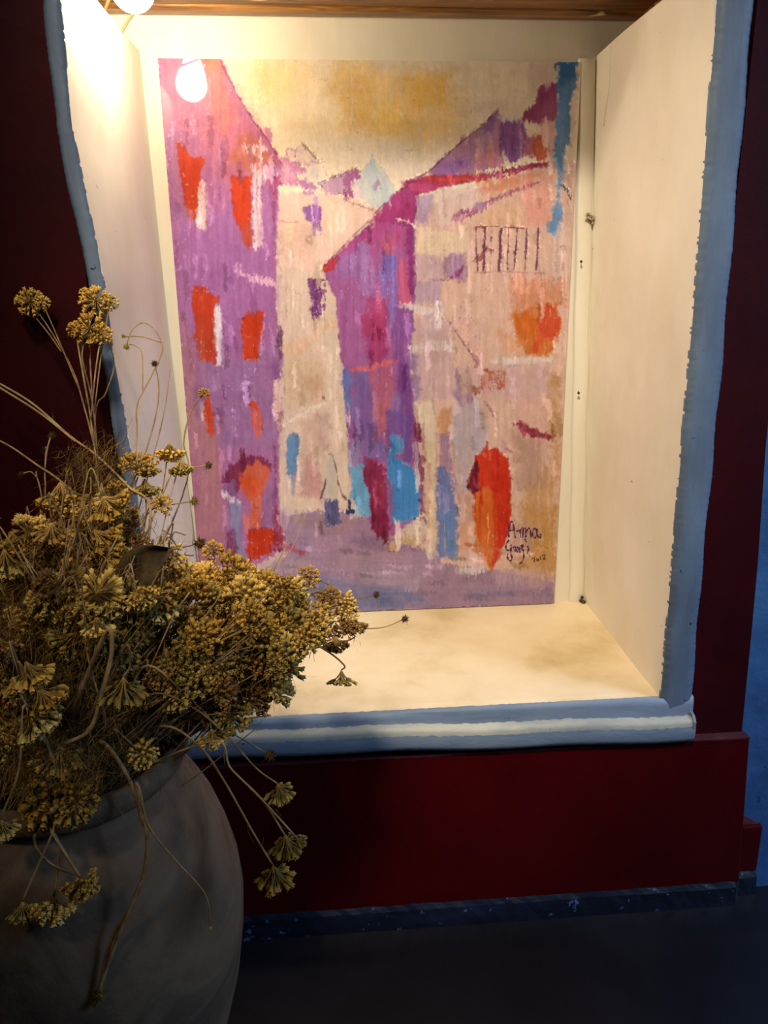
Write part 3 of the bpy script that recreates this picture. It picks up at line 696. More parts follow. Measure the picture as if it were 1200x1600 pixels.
S('4', (198,140,144), [(930,380),(1040,360),(1030,600),(990,590),(980,480)], 6, 3, .85, st=22)
S('4', (186,76,46), [(915,450),(950,440),(985,520),(970,580),(930,575),(910,520)], 7, 2, .95, st=30)
for q in ([(865,390),(880,440)], [(895,385),(900,430)], [(925,400),(940,450)]): L('4', (226,190,206), q, 1.5, .8, 1)
S('4', (152,44,104), [(370,640),(300,680),(240,740),(300,760),(300,930),(180,900),(60,900),(120,830),(220,730),(280,680)], 2.5, 1.6, .95, st=8, edge=.35)
S('4', (158,48,92), [(225,700),(370,660),(640,650),(800,620),(985,585),(985,605),(800,650),(640,690),(440,720),(370,750),(300,760)], 4, 1.5, 1, sh=22, edge=.3)
S('4', (196,64,44), [(350,660),(480,670),(640,645),(660,680),(500,700),(380,695)], 5, 3, .9, sh=14)
S('4', (132,36,60), [(700,640),(860,600),(985,588),(980,620),(860,620),(760,650)], 4, 1.5, .8, sh=20)
S('4', (200,120,86), [(610,700),(800,655),(960,640),(900,700),(760,740),(660,770)], 9, 5, .85, st=10)
S('4', (206,132,116), [(840,720),(1010,640),(1015,900),(870,920)], 10, 7, .75, st=12, bl=14)
S('4', (152,126,160), [(305,770),(420,740),(400,800),(370,900),(305,920)], 8, 4, .85, st=24)
S('4', (204,178,176), [(400,740),(600,700),(640,820),(470,920),(380,920)], 8, 4, .8, st=14)
S('4', (206,160,120), [(620,840),(850,800),(860,930),(610,950)], 12, 8, .6)
S('4', (176,132,160), [(480,880),(560,830),(640,800),(720,760),(690,810),(600,870),(500,905)], 5, 2, .9, sh=14)
S('4', (146,64,100), [(480,885),(560,835),(640,800),(760,750),(900,700),(960,685),(900,716),(760,770),(700,800),(610,862),(520,900)], 3, 1.4, .8, sh=30, edge=.4)
S('4', (212,164,176), [(500,888),(590,845),(600,860),(520,892)], 3, 1.3, .9)
S('4', (154,136,180), [(610,800),(650,790),(660,820),(620,850)], 5, 2.5, .7)
L('4', (230,200,190), [(200,882),(260,900),(300,925),(420,960)], 2.0, .9, 1.5)
S('4', (212,186,160), [(300,930),(580,960),(560,1060),(440,1080),(300,1070)], 6, 3, .9, st=18)
S('4', (176,146,160), [(300,1070),(450,1080),(440,1200),(300,1200)], 8, 4, .7, st=26)
S('4', (146,110,156), [(445,1085),(560,1065),(575,1180),(540,1210),(460,1190)], 7, 2.5, .9, st=20, edge=.2)
S('4', (124,40,96), [(465,1195),(520,1150),(550,1120),(545,1165),(500,1200)], 4, 1.5, .95)
L('4', (120,80,96), [(300,1195),(400,1205),(540,1200)], 1.2, .6, 1.5)
S('4', (202,160,146), [(590,1175),(1000,1165),(1010,1195),(590,1200)], 4, 2, .6, sh=14)
# balcony railing
for x0, x1, wd in ((612,620,1.1),(662,650,2.0),(692,688,1.0),(742,730,1.9),(780,774,1.0),(826,808,1.6),(876,864,1.4),(936,922,1.8)):
    L('4', (96,50,72), [(x0,932),((x0+x1)/2,1050),(x1,1150)], wd, .85, 1.2)
L('4', (110,66,76), [(604,928),(700,922),(870,934)], 1.1, .85, 1); L('4', (120,40,60), [(580,1110),(640,1090),(660,1040),(720,1046)], 2.2, .7, 3)
L('4', (150,110,110), [(600,1165),(760,1158),(1000,1168)], 1.3, .6, 1)
S('4', (192,110,72), [(790,1190),(1080,1210),(1070,1330),(960,1340),(840,1380),(790,1400)], 12, 7, .7, st=14)
S('4', (192,92,24), [(800,1370),(920,1330),(960,1340),(1040,1320),(1040,1500),(830,1500)], 8, 5, .95, st=18, bl=16)
S('6', (190,92,24), [(790,0),(1050,0),(1040,120),(980,190),(870,190),(830,140)], 8, 3, .95, st=18, bl=16)
S('6', (186,58,26), [(930,0),(1045,0),(1040,100),(960,130),(900,190),(920,90)], 8, 3, .8, st=20)
S('4', (186,52,24), [(930,1350),(1030,1330),(1040,1500),(940,1500)], 8, 3, .8, st=20)
S('6', (196,136,100), [(720,60),(830,100),(870,200),(760,190)], 10, 5, .7)
# blue strip on the right edge
S('4', (70,118,170), [(1035,60),(1136,62),(1130,180),(1100,300),(1110,420),(1070,560),(1060,640),(1010,600),(1020,480),(1040,300)], 4, 1.6, 1, st=20, edge=-.2)
S('4', (34,88,144), [(1045,62),(1136,62),(1132,160),(1060,170)], 9, 5, .85, st=16)
S('4', (106,140,176), [(1040,420),(1075,430),(1070,560),(1040,560)], 7, 3, .6, st=20)
S('4', (42,84,130), [(1014,76),(1038,76),(1036,120),(1018,105)], 3, 1.5, .95)
S('4', (94,132,176), [(1030,620),(1060,640),(1050,760),(1060,860),(1040,990),(1010,980),(985,940),(1000,860),(1030,780)], 6, 1.8, 1, st=20)
S('4', (206,180,170), [(1095,300),(1135,200),(1120,560),(1110,760),(1070,700),(1080,560),(1115,440)], 6, 2, .8, st=24)
L('4', (74,60,70), [(1045,700),(1080,730),(1105,775)], 1.7, .85, 1); L('4', (86,70,80), [(1085,790),(1098,830)], 1.4, .7, 1); L('4', (90,60,110), [(1088,450),(1112,510)], 1.6, .7, 1)
S('4', (170,110,90), [(1060,650),(1105,640),(1104,740)], 4, 2, .5)
S('4', (206,176,166), [(1000,980),(1100,860),(1092,1000),(1080,1200),(1000,1160)], 6, 4, .75, st=26)
for q in ([(1050,1020),(1080,1050)], [(1020,1100),(1022,1160)], [(1060,1100),(1056,1150)], [(1035,1190),(1050,1200)], [(1040,1290),(1080,1310)]): L('4', (120,90,96), q, 1.1, .6, 1)
# right house, middle: steps of white, streaks
S('4', (216,194,192), [(205,1330),(280,1325),(440,1350),(440,1382),(340,1386),(260,1350)], 3.5, 1.6, .95, sh=24)
S('4', (156,130,166), [(300,1210),(430,1210),(440,1340),(300,1320)], 8, 4, .7, st=30)
S('4', (140,146,190), [(350,1380),(400,1380),(400,1500),(350,1500)], 8, 3, .6, st=30)
S('4', (198,164,160), [(440,1400),(560,1380),(640,1500),(500,1500)], 6, 4, .7, st=16); L('4', (140,100,100), [(465,1410),(520,1480)], 1.3, .7, 1)
S('6', (190,156,160), [(300,0),(460,0),(480,130),(500,420),(330,420),(280,200)], 5, 3, .9, st=24)
S('6', (214,196,196), [(255,145),(330,130),(400,112),(480,140),(480,160),(380,172),(270,176)], 3.5, 1.5, .95, sh=26)
S('6', (134,104,160), [(250,180),(300,180),(320,420),(290,440),(280,300)], 7, 3, .8, st=34)
S('6', (206,160,150), [(470,0),(560,0),(680,190),(640,250),(600,230)], 4, 3, .8, st=14); L('6', (140,92,96), [(466,10),(540,120),(620,240)], 1.3, .75, 1)
S('6', (216,204,196), [(680,210),(860,205),(1010,206),(1000,226),(840,240),(700,240)], 3.5, 1.5, .9, sh=24); L('6', (130,120,140), [(780,248),(850,240)], 1.6, .5, 1)
S('6', (184,150,156), [(500,260),(1000,240),(1000,420),(760,420),(540,400)], 14, 8, .7, st=20)
for i in range(70):
    a = 640+ (i*37 % 120); b = 268+(i*53 % 100); L('6', (160,70,46), [(a,b),(a+6,b+4)], 1.7, .7, 1)
for i in range(20):
    a = 560+ (i*17 % 90); b = 340+(i*29 % 34); L('6', (156,80,60), [(a,b),(a+5,b+3)], 1.5, .6, 1)
S('6', (116,84,110), [(500,260),(520,265),(560,360),(520,370)], 6, 2, .6, st=24)
S('6', (206,180,152), [(295,440),(385,432),(400,500),(408,700),(404,800),(400,1000),(410,1180),(370,1180),(362,1000),(372,800),(340,650),(300,500)], 3, 1.4, 1, st=16, edge=.2)
S('6', (216,196,180), [(296,440),(386,434),(395,640),(345,640)], 4, 2, .6)
S('6', (96,24,60), [(285,530),(320,545),(340,650),(310,640),(280,600)], 4, 1.8, .95)
S('6', (206,206,206), [(285,650),(305,650),(322,780),(325,860),(305,900),(290,800)], 4, 1.5, .95, st=26)
S('6', (110,36,70), [(312,700),(345,720),(340,900),(352,1010),(325,1010),(330,870)], 6, 1.8, .85, st=30)
S('6', (190,132,92), [(415,480),(485,470),(488,600),(415,600)], 7, 3, .9, st=12)
S('6', (142,106,140), [(415,600),(480,605),(500,800),(520,940),(430,760)], 8, 3, .85, st=24)
S('6', (86,100,158), [(408,770),(470,780),(500,900),(520,1000),(520,1240),(410,1240),(405,1000)], 6, 2, .95, st=24, edge=-.2)
S('6', (74,116,172), [(430,1000),(510,1020),(510,1230),(430,1220)], 8, 4, .7, st=26)
S('6', (168,156,172), [(500,440),(620,440),(680,560),(660,700),(600,720),(560,900),(520,900),(490,640)], 6, 4, .9, st=24)
S('6', (128,96,140), [(500,380),(560,390),(620,420),(560,450),(505,440)], 6, 3, .7, st=16); L('6', (120,86,110), [(650,430),(720,530)], 1.6, .5, 2)
S('6', (196,140,110), [(525,1060),(580,1070),(585,1230),(525,1250)], 6, 2.5, .85, st=12)
S('6', (176,130,120), [(530,900),(600,900),(610,1060),(540,1060)], 8, 4, .7, st=14)
# red arched door on the right
S('6', (188,40,16), [(600,712),(650,680),(720,684),(775,720),(790,800),(790,1000),(780,1100),(740,1210),(690,1300),(650,1200),(610,1100),(600,900),(612,860)], 4, 1.6, 1, st=10, bl=10, edge=.25)
S('6', (190,88,26), [(612,880),(660,870),(690,900),(720,1010),(710,1200),(690,1290),(650,1260),(605,1200),(600,1000)], 7, 3, .95, st=14)
S('6', (176,30,10), [(690,800),(790,800),(788,1080),(740,1150),(710,1000)], 8, 4, .7, st=12)
S('6', (98,14,30), [(605,730),(620,740),(624,830),(625,890),(590,905),(562,875),(580,800)], 4, 1.5, 1, bl=10, edge=.2); S('6', (170,60,90), [(590,830),(620,820),(622,870),(600,880)], 5, 2, .6)
S('6', (206,90,70), [(630,695),(690,690),(690,735),(640,710)], 4, 2, .7)
L('6', (220,140,90), [(672,1010),(676,1090),(672,1180)], 1.3, .9, .6)
S('6', (206,180,196), [(545,1200),(650,1180),(670,1290),(560,1280)], 9, 4, .45)
L('6', (120,60,90), [(760,672),(795,690)], 2.2, .5, 1)
# ochre wall on the far right
S('6', (196,152,140), [(800,420),(980,430),(1010,640),(1000,740),(830,760),(800,640)], 12, 8, .7, st=8)
S('6', (170,124,72), [(980,280),(1040,280),(1040,700),(1030,1000),(1010,1340),(890,1360),(800,1280),(820,1000),(900,800),(1000,700)], 14, 9, .85, st=14, bl=16)
S('6', (158,120,106), [(800,600),(960,620),(1000,740),(960,860),(820,880)], 14, 9, .7, st=8)
S('6', (166,112,36), [(900,1000),(1020,960),(1010,1300),(900,1280)], 14, 9, .6, st=18)
S('6', (168,136,128), [(800,1040),(930,1080),(900,1160),(860,1240),(790,1230)], 9, 6, .8)
S('6', (124,24,48), [(795,545),(840,530),(880,560),(960,590),(1010,600),(1000,630),(900,612),(840,575)], 6, 1.6, .9, sh=18)
S('6', (170,140,160), [(700,1300),(900,1290),(1010,1340),(1010,1380),(700,1370)], 8, 4, .7)
# bench and white steps in front of the blue door
S('6', (196,178,162), [(205,1100),(260,1070),(300,1040),(350,1020),(360,1080),(380,1100),(300,1125),(200,1130)], 5, 1.6, .9, sh=26)
S('6', (174,146,106), [(165,1150),(320,1135),(325,1165),(215,1175),(212,1205),(160,1200)], 5, 2, .95, bl=14)
S('6', (196,148,112), [(160,1160),(205,1155),(212,1200),(168,1205)], 4, 1.6, .9); L('6', (110,70,90), [(155,1150),(158,1205),(205,1210)], 1.3, .7, 1)
S('6', (196,178,172), [(350,1160),(400,1150),(400,1250),(370,1260),(345,1200)], 5, 2, .8, st=24)
L('6', (120,80,100), [(310,1040),(345,1035),(350,1060)], 1.6, .7, 1)
# short knife dabs of lighter and darker paint over everything but the sky
rd = random.Random(77)
for k_ in range(420):
    x = rd.uniform(262, 895); y = rd.uniform(200, 930); u_ = rd.random()
    if any(abs(x-q[0]) < 20 and abs(y-q[1]) < 46 for q in ((303,290),(380,330),(325,515),(398,525),(765,780),(800,520),(520,770),(405,750),(415,850))) or y < 330 and 430 < x < 700 and y < 300+(640-x)*.2: continue
    col_i = int(np.argmin((PX[::7]-x)**2+(PYc[::7]-y)**2))*7; c_ = IMG[col_i]
    hgt = rd.uniform(6, 26); wdt = rd.uniform(1.6, 5.5)
    if y > 850: hgt, wdt = rd.uniform(2, 5), rd.uniform(8, 26)
    cream = c_[1] > 120
    dl = (rd.choice((26, 34, -26, 18)) if cream else rd.choice((20, 30, 42, -34, -26, -30)))
    tgt = np.clip(c_+np.array([dl, dl*.9, dl*1.1]), 12, 238)
    S('p', tuple(tgt), [(x-wdt,y-hgt),(x+wdt*.6,y-hgt*.9),(x+wdt,y+hgt*.7),(x-wdt*.5,y+hgt)], 3.2, 1.2, .8, 16)
# drag the wet paint: short ragged vertical pulls, so that no outline stays clean
I3 = IMG.reshape(NV, NU, 3); gy, gx = np.mgrid[0:NV, 0:NU].astype(float)
w1 = (fbm(PX, PYc, 3.4, 9, 301, 3)-.5).reshape(NV, NU); w2 = (fbm(PX, PYc, 2.6, 5, 302, 3)-.5).reshape(NV, NU)
w3 = (fbm(PX, PYc, 14, 10, 303, 2)-.5).reshape(NV, NU)
w2 = w2*np.clip(.35+(fbm(PX, PYc, 60, 60, 305, 2).reshape(NV, NU)-.35)*3, .25, 1.4)
sx = np.clip((gx+w1*4+w3*2).round().astype(int), 0, NU-1); sy = np.clip((gy+w2*9).round().astype(int), 0, NV-1)
IMG = I3[sy, sx].reshape(-1, 3)
# printed relief of the knife work
H = (fbm(PX, PYc, 3.5, 12, 401, 3)*1.0+fbm(PX, PYc, 9, 5, 402, 3)*.6).reshape(NV, NU)
lum = IMG.mean(1).reshape(NV, NU)/255
rel = np.roll(H, 2, 0)-np.roll(H, -1, 0)+.7*(np.roll(H, 1, 1)-np.roll(H, -1, 1))
ed = np.abs(lum-np.roll(lum, 2, 1))+np.abs(lum-np.roll(lum, 2, 0))
IMG += (rel*(9+np.clip((ed-.03)*520, 0, 100))*np.clip((fbm(PX, PYc, 50, 50, 409, 2).reshape(NV, NU)-.3)*3, .3, 1.5)).reshape(-1, 1)
IMG = IMG*.94+np.array([196, 168, 168.])*.06
for x0, x1, wd in ((612,620,1.0),(662,650,1.7),(692,688,.9),(742,730,1.6),(780,774,.9),(826,808,1.4),(876,864,1.3),(936,922,1.5)):
    L('4', (96,50,72), [(x0,932),((x0+x1)/2,1050),(x1,1150)], wd, .8, .6)
L('4', (110,66,76), [(604,928),(700,922),(870,934)], 1.1, .8, .6); L('4', (150,110,110), [(600,1165),(760,1158),(1000,1168)], 1.3, .5, .6)
L('n', (150,106,100), [(566,600),(640,632),(720,660),(800,690)], 1.2, .8, .5); L('n', (112,70,90), [(360,470),(480,420),(590,378)], 1.0, .7, .5)
L('n', (148,128,100), [(236,150),(340,262)], 1.6, .8, .5); L('n', (150,160,170), [(782,225),(800,262),(838,312),(905,385),(970,500)], 1.0, .5, .5)
L('p', (120,40,90), [(346,96),(352,112),(373,152),(396,190),(420,222),(440,258)], 1.3, .6, .6)
L('5', (92,70,76), [(886,738),(910,742),(930,820),(942,900),(960,960),(985,985)], 1.2, .8, .5); L('5', (96,76,84), [(872,880),(862,930),(846,975)], 1.7, .8, .5)
L('5', (28,44,84), [(998,990),(1004,1040),(1024,1044)], 2.2, .9, .5); L('5', (28,44,84), [(990,1050),(1022,1054)], 1.9, .9, .5)
L('4', (226,206,196), [(200,882),(260,900),(300,925)], 1.6, .8, .6); L('6', (140,92,96), [(466,10),(540,120),(620,240)], 1.1, .6, .6)
L('n', (90,30,70), [(372,1190),(470,1080),(560,990),(640,900),(750,800),(860,670),(980,550)], 1.0, .5, 1.2)
L('4', (100,40,70), [(220,735),(300,680),(370,640),(520,500),(640,400),(725,325)], 1.1, .6, 1.2)
# all-over knife texture: vertical scraping, speckles of raised paint
tex = G_STRV*7+G_FINE*5+(fbm(PX, PYc, 8, 12, 91, 2)-.5)*12
IMG += tex[:, None]
spk = vnoise(PX, PYc, 2.2, 4.5, 133); area = vnoise(PX, PYc, 40, 50, 9)
mk = np.clip((spk-.86)*9, 0, 1)*np.clip((area-.45)*4, 0, 1)*.5
IMG = IMG*(1-mk[:, None])+np.array([226, 206, 206.])*mk[:, None]
mk = np.clip((vnoise(PX, PYc, 2.4, 4.2, 177)-.88)*9, 0, 1)*np.clip((vnoise(PX, PYc, 46, 40, 19)-.5)*4, 0, 1)*.45
IMG = IMG*(1-mk[:, None])+np.array([96, 54, 80.])*mk[:, None]
IMG = np.clip(IMG, 0, 255)/255
LIN = np.where(IMG <= .04045, IMG/12.92, ((IMG+.055)/1.055)**2.4)
LIN = np.clip(LIN*np.array([.90, .95, 1.03]), 0, .92)

me = bpy.data.meshes.new('print')
co = np.zeros((NU*NV, 3), np.float32); co[:, 0] = uu.ravel(); co[:, 2] = vv.ravel()
co[:, 1] = -.0042
ii, jj = np.meshgrid(np.arange(NU-1), np.arange(NV-1)); a = (jj*NU+ii).ravel()
quads = np.stack([a, a+1, a+NU+1, a+NU], 1).astype(np.int32)
me.vertices.add(NU*NV); me.vertices.foreach_set('co', co.ravel())
me.loops.add(quads.size); me.loops.foreach_set('vertex_index', quads.ravel())
me.polygons.add(len(quads)); me.polygons.foreach_set('loop_start', np.arange(0, quads.size, 4, dtype=np.int32)); me.polygons.foreach_set('loop_total', np.full(len(quads), 4, np.int32))
me.update(calc_edges=True); me.validate()
at_ = me.color_attributes.new('paint', 'FLOAT_COLOR', 'POINT')
at_.data.foreach_set('color', np.concatenate([LIN, np.ones((len(LIN), 1))], 1).astype(np.float32).ravel())
m, nt, bs = nodes('printed_paint'); ca = nt.nodes.new('ShaderNodeVertexColor'); ca.layer_name = 'paint'
v = coords(nt); n1 = noise(nt, 420, 3, .6, v); n2 = noise(nt, 150, 4, .7, coords(nt, (1, 1, .22)))
r1 = ramp(nt, n1.outputs[0], [(.3, (.95,.95,.95,1)), (.7, (1.05,1.05,1.05,1))]); r2 = ramp(nt, n2.outputs[0], [(.3, (.96,.96,.96,1)), (.7, (1.04,1.04,1.04,1))])
c1 = mixc(nt, 1.0, ca.outputs[0], r1.outputs[0], 'MULTIPLY'); c2 = mixc(nt, 1.0, c1, r2.outputs[0], 'MULTIPLY')
link(nt, c2, bs.inputs['Base Color']); bs.inputs['Roughness'].default_value = .5; bs.inputs['Specular IOR Level'].default_value = .2
bs.inputs['Coat Weight'].default_value = .8; bs.inputs['Coat Roughness'].default_value = .045; bs.inputs['Coat IOR'].default_value = 1.4
me.materials.append(m)
pr = bpy.data.objects.new('print', me); col.objects.link(pr); pr.parent = paint
V, F = [], []; box(V, F, 0, PW, -.0040, 0, 0, PH); bd = mobj('board', V, F, M['socket'], paint)
# signature: ink strokes lying on the print
def ink(name, strokes, wd, mat):
    V, F = [], []
    for st in strokes:
        pts = [sheet(770+x/10, 800+y/10) for x, y in st]
        sp = smooth_path([(p[0], -.0046, p[1]) for p in pts], max(6, 5*len(pts)))
        n = len(sp); n0 = len(V)
        for i, p in enumerate(sp):
            t = (sp[min(i+1, n-1)]-sp[max(i-1, 0)]); t.normalize(); a = Vector((t.z, 0, -t.x)); ww = wd*(.72+.4*math.sin(i*.9))*.5
            V += [p+a*ww, p+Vector((0, -.0003, 0)), p-a*ww]
        for i in range(n-1):
            for k in range(2): F.append((n0+3*i+k, n0+3*i+3+k, n0+3*i+4+k, n0+3*i+1+k))
    return mobj(name, V, F, mat, paint)
ink('signature', [[(235,390),(225,300),(255,180),(290,150),(310,250),(330,400)], [(240,290),(290,275),(330,265)],
    [(350,300),(400,280),(415,390)], [(400,300),(430,250),(450,260),(445,400)], [(440,300),(470,250),(490,260),(495,330),(490,390)], [(500,300),(530,250),(560,270),(575,400)],
    [(660,290),(640,245),(605,280),(600,370),(640,390),(665,300)], [(665,250),(668,330),(690,395),(725,370),(720,330)],
    [(480,410),(500,460)],
    [(235,430),(190,500),(190,570),(230,590),(265,560),(265,500)], [(265,560),(262,640),(280,720),(245,750),(210,700),(215,640)],
    [(290,550),(320,530),(330,560),(325,610)], [(330,560),(350,610),(375,600),(390,545),(360,545),(350,590)], [(395,540),(400,610),(415,620)],
    [(410,530),(455,500),(425,570),(455,590),(460,680),(430,770),(385,790)], [(515,520),(535,560),(510,640)]], .0037, M['ink'])
ink('date', [[(590,720),(610,700),(630,710),(615,760),(630,765)], [(660,720),(680,715),(690,740),(670,750),(655,735),(665,720)], [(712,680),(720,730)], [(745,670),(775,650),(785,670),(760,725),(795,715)]], .0022, M['ink2'])
# ------------------------------------------------------------------ bulb, cords, nails
def lathe(V, F, prof, n=24, axis=None, origin=Vector((0,0,0))):
    """prof: (radius, height) pairs"""
    q = (axis or Vector((0,0,1))).to_track_quat('Z', 'Y'); n0 = len(V)
    for r, h in prof:
        for k in range(n):
            a = 2*math.pi*k/n; V.append(origin+q@Vector((r*math.cos(a), r*math.sin(a), h)))
    for i in range(len(prof)-1):
        for k in range(n): F.append((n0+i*n+k, n0+i*n+(k+1) % n, n0+(i+1)*n+(k+1) % n, n0+(i+1)*n+k))
    F.append(tuple(n0+k for k in range(n))[::-1]); F.append(tuple(n0+(len(prof)-1)*n+k for k in range(n)))
BC = Vector((.017, -.250, 1.000)); ax = Vector((.08, -.25, 1)).normalized()
bl = empty('light_bulb', BC); tag(bl, 'bare glowing white light bulb at the top left of the niche', 'light bulb')
V, F = [], []
prof = [(.002,-.0285)]+[(.0285*math.sin(a), -.0285*math.cos(a)) for a in [math.radians(x) for x in range(12, 111, 7)]]+[(.0250,.018),(.0220,.028),(.0185,.037),(.0155,.044)]
lathe(V, F, prof, 32, ax); mobj('globe', V, F, M['bulb'], bl, True)
V, F = [], []; lathe(V, F, [(.0150,.0435),(.0165,.045),(.0170,.052),(.0185,.053),(.0190,.082),(.0165,.086),(.006,.087)], 24, ax); mobj('socket', V, F, M['socket'], bl, True)
def cord(px_pts, label):
    V, F = [], []; P = [Vector(p) for p in px_pts]
    tube(V, F, smooth_path(P, 24), .0024, 8); o = mobj('cord', V, F, M['cord'], None, True, P[0])
    return tag(o, label, 'cord', None)
top = BC+ax*.090
cord([top, top+Vector((.004,-.01,-.004)), top+Vector((.022,.005,-.03)), at(212,8,1.10), at(200,32,1.14), at(186,56,1.17)+Vector((-.004,0,-.006))], 'thin pale cord running from under the bulb down behind the left side of the niche')
cord([top+Vector((-.006,.004,.003)), at(196,-60,1.06), at(174,-12,1.13), at(166,10,1.155), at(157,30,1.18)], 'thin pale cord left of the bulb, slipping behind the upper left edge of the niche')

def nail(px, py, Y, r, ln, name, label, cat, mat='nail'):
    p = at_y(px, py, Y); V, F = [], []
    lathe(V, F, [(r*.3, 0), (r*.32, ln*.8), (r, ln*.82), (r*1.05, ln*.92), (r*.6, ln)], 10, Vector((-.3,-1,-.2)).normalized(), Vector((0,0,0)))
    return tag(mobj(name, [v+p for v in V], F, M[mat], None, True, p), label, cat)
nail(908, 407, -.006, .0022, .012, 'nail', 'small dark nail in the strip right of the painting, beside its barred balcony', 'nail')
nail(904, 611, -.006, .0024, .013, 'nail', 'bent rusty nail in the strip right of the painting, halfway down', 'nail')
nail(219, 96, -.003, .0016, .008, 'nail', 'tiny dark nail at the top left corner of the niche back', 'nail')
V, F = [], []
bm = bmesh.new(); bmesh.ops.create_icosphere(bm, subdivisions=2, radius=.0034); p9 = Vector((-.0392, -.372, .938))
for v in bm.verts: V.append(Vector((v.co.x*.35, v.co.y*.7, v.co.z*1.5))*(1+.2*math.sin(v.co.z*900)))
for f in bm.faces: F.append(tuple(v.index for v in f.verts))
bm.free(); ch_ = mobj('plaster_chip', V, F, M['dark'], wl); ch_.location = p9
# mud nest: a cluster of small crumbs
p0 = at_y(920, 341, -.008); V, F = [], []
rn = random.Random(3)
for k in range(16):
    c = p0+Vector((rn.uniform(-.008,.009), rn.uniform(-.004,.002), rn.uniform(-.009,.009))); r = rn.uniform(.0016,.0034)
    bm = bmesh.new(); bmesh.ops.create_icosphere(bm, subdivisions=1, radius=r); n0 = len(V)
    for v in bm.verts: V.append(c+v.co*rn.uniform(.8,1.25))
    for f in bm.faces: F.append(tuple(n0+v.index for v in f.verts))
    bm.free()
m = paint_mat('dried_mud', rgb(150,134,100), rgb(100,90,64), rgb(186,170,136), .9, 60)
tag(mobj('mud_nest', V, F, m, None, False, p0), 'small grey crumbly mud clump on the strip right of the painting, near its top', 'mud clump')
# dark coloured lumps stand in for the open gap at the strip's foot
V, F = [], []; p0 = at_y(908, 938, -.012)
for k, (dx, dy, dz, r) in enumerate([(0,0,0,.0055),(.004,-.004,-.002,.005),(.003,.002,.006,.0035)]):
    bm = bmesh.new(); bmesh.ops.create_icosphere(bm, subdivisions=1, radius=r); n0 = len(V)
    for v in bm.verts: V.append(p0+Vector((dx,dy,dz))+v.co*rn.uniform(.6,1.3))
    for f in bm.faces: F.append(tuple(n0+v.index for v in f.verts))
    bm.free()
tag(mobj('gap_stand_in', V, F, M['dark'], None, False, p0), 'dark lump standing in for a gap in the lower right back corner of the niche', 'gap')

# ------------------------------------------------------------------ clay jar
JX, JY = -.045, -.665
jar = empty('clay_jar', (JX, JY, FLOORZ)); tag(jar, 'large weathered brown clay jar full of dried flowers, standing on the dark floor', 'jar')
body = [(.085,0),(.098,.004),(.108,.03),(.130,.09),(.152,.15),(.167,.21),(.1755,.27),(.1770,.315),(.1735,.355),(.1650,.395),(.1530,.43),(.1400,.458),(.1270,.478),(.1190,.492),(.1150,.504),(.1140,.509)]
V, F = [], []
lathe(V, F, body, 72); F.pop()
for i, v in enumerate(V):
    a = math.atan2(v.y, v.x); k = 1+.006*math.sin(2*a+1)+.004*math.sin(3*a+v.z*20)+.003*math.sin(v.z*60+a); V[i] = Vector((v.x*k, v.y*k, v.z))
jb = mobj('body', V, F, M['clay'], jar, True)
V, F = [], []
lathe(V, F, [(.1150,.506),(.1185,.509),(.1250,.514),(.1290,.521),(.1300,.529),(.1280,.537),(.1225,.542),(.1150,.539),(.1090,.526),(.1050,.490),(.11,.45),(.12,.42)], 72); F.pop(); F.pop()
for i, v in enumerate(V):
    a = math.atan2(v.y, v.x); k = 1+.008*math.sin(2*a+1)+.005*math.sin(5*a+v.z*20); V[i] = Vector((v.x*k, v.y*k, v.z+.003*math.sin(a*2+.6)))
mobj('rim', V, F, M['clay'], jar, True)

# ------------------------------------------------------------------ dried flowers
MOUTH = Vector((JX, JY, FLOORZ+.50))
R_ = random.Random(42)
def rand_unit(rr):
    z = rr.uniform(-1, 1); a = rr.uniform(0, 2*math.pi); s = math.sqrt(1-z*z); return Vector((s*math.cos(a), s*math.sin(a), z))
TIP = []
def bud_geo(V, F, p, d, ln, r, rr, sides=8):
    """one papery everlasting bud: narrow base, cup widening to a frayed rim, tuft inside"""
    q = d.to_track_quat('Z', 'Y'); n0 = len(V)
    prof = [(.30,0),(.78,.25),(1.0,.55),(1.05,.78),(1.25,1.0)]
    for k, (a, h) in enumerate(prof):
        for s in range(sides):
            an = 2*math.pi*s/sides; j = 1+rr.uniform(-.06,.06); hh = h
            if k == 4: j = (1.12 if s % 2 else .80)+rr.uniform(-.15,.15); hh = h*(1.08 if s % 2 else .90)+rr.uniform(-.05,.08)
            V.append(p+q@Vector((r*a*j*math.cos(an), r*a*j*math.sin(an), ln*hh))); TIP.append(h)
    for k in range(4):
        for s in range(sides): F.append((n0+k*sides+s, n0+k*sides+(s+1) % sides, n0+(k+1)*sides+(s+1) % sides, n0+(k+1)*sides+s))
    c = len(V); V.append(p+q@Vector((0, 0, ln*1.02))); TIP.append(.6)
    for s in range(sides): F.append((n0+3*sides+s, n0+3*sides+(s+1) % sides, c))
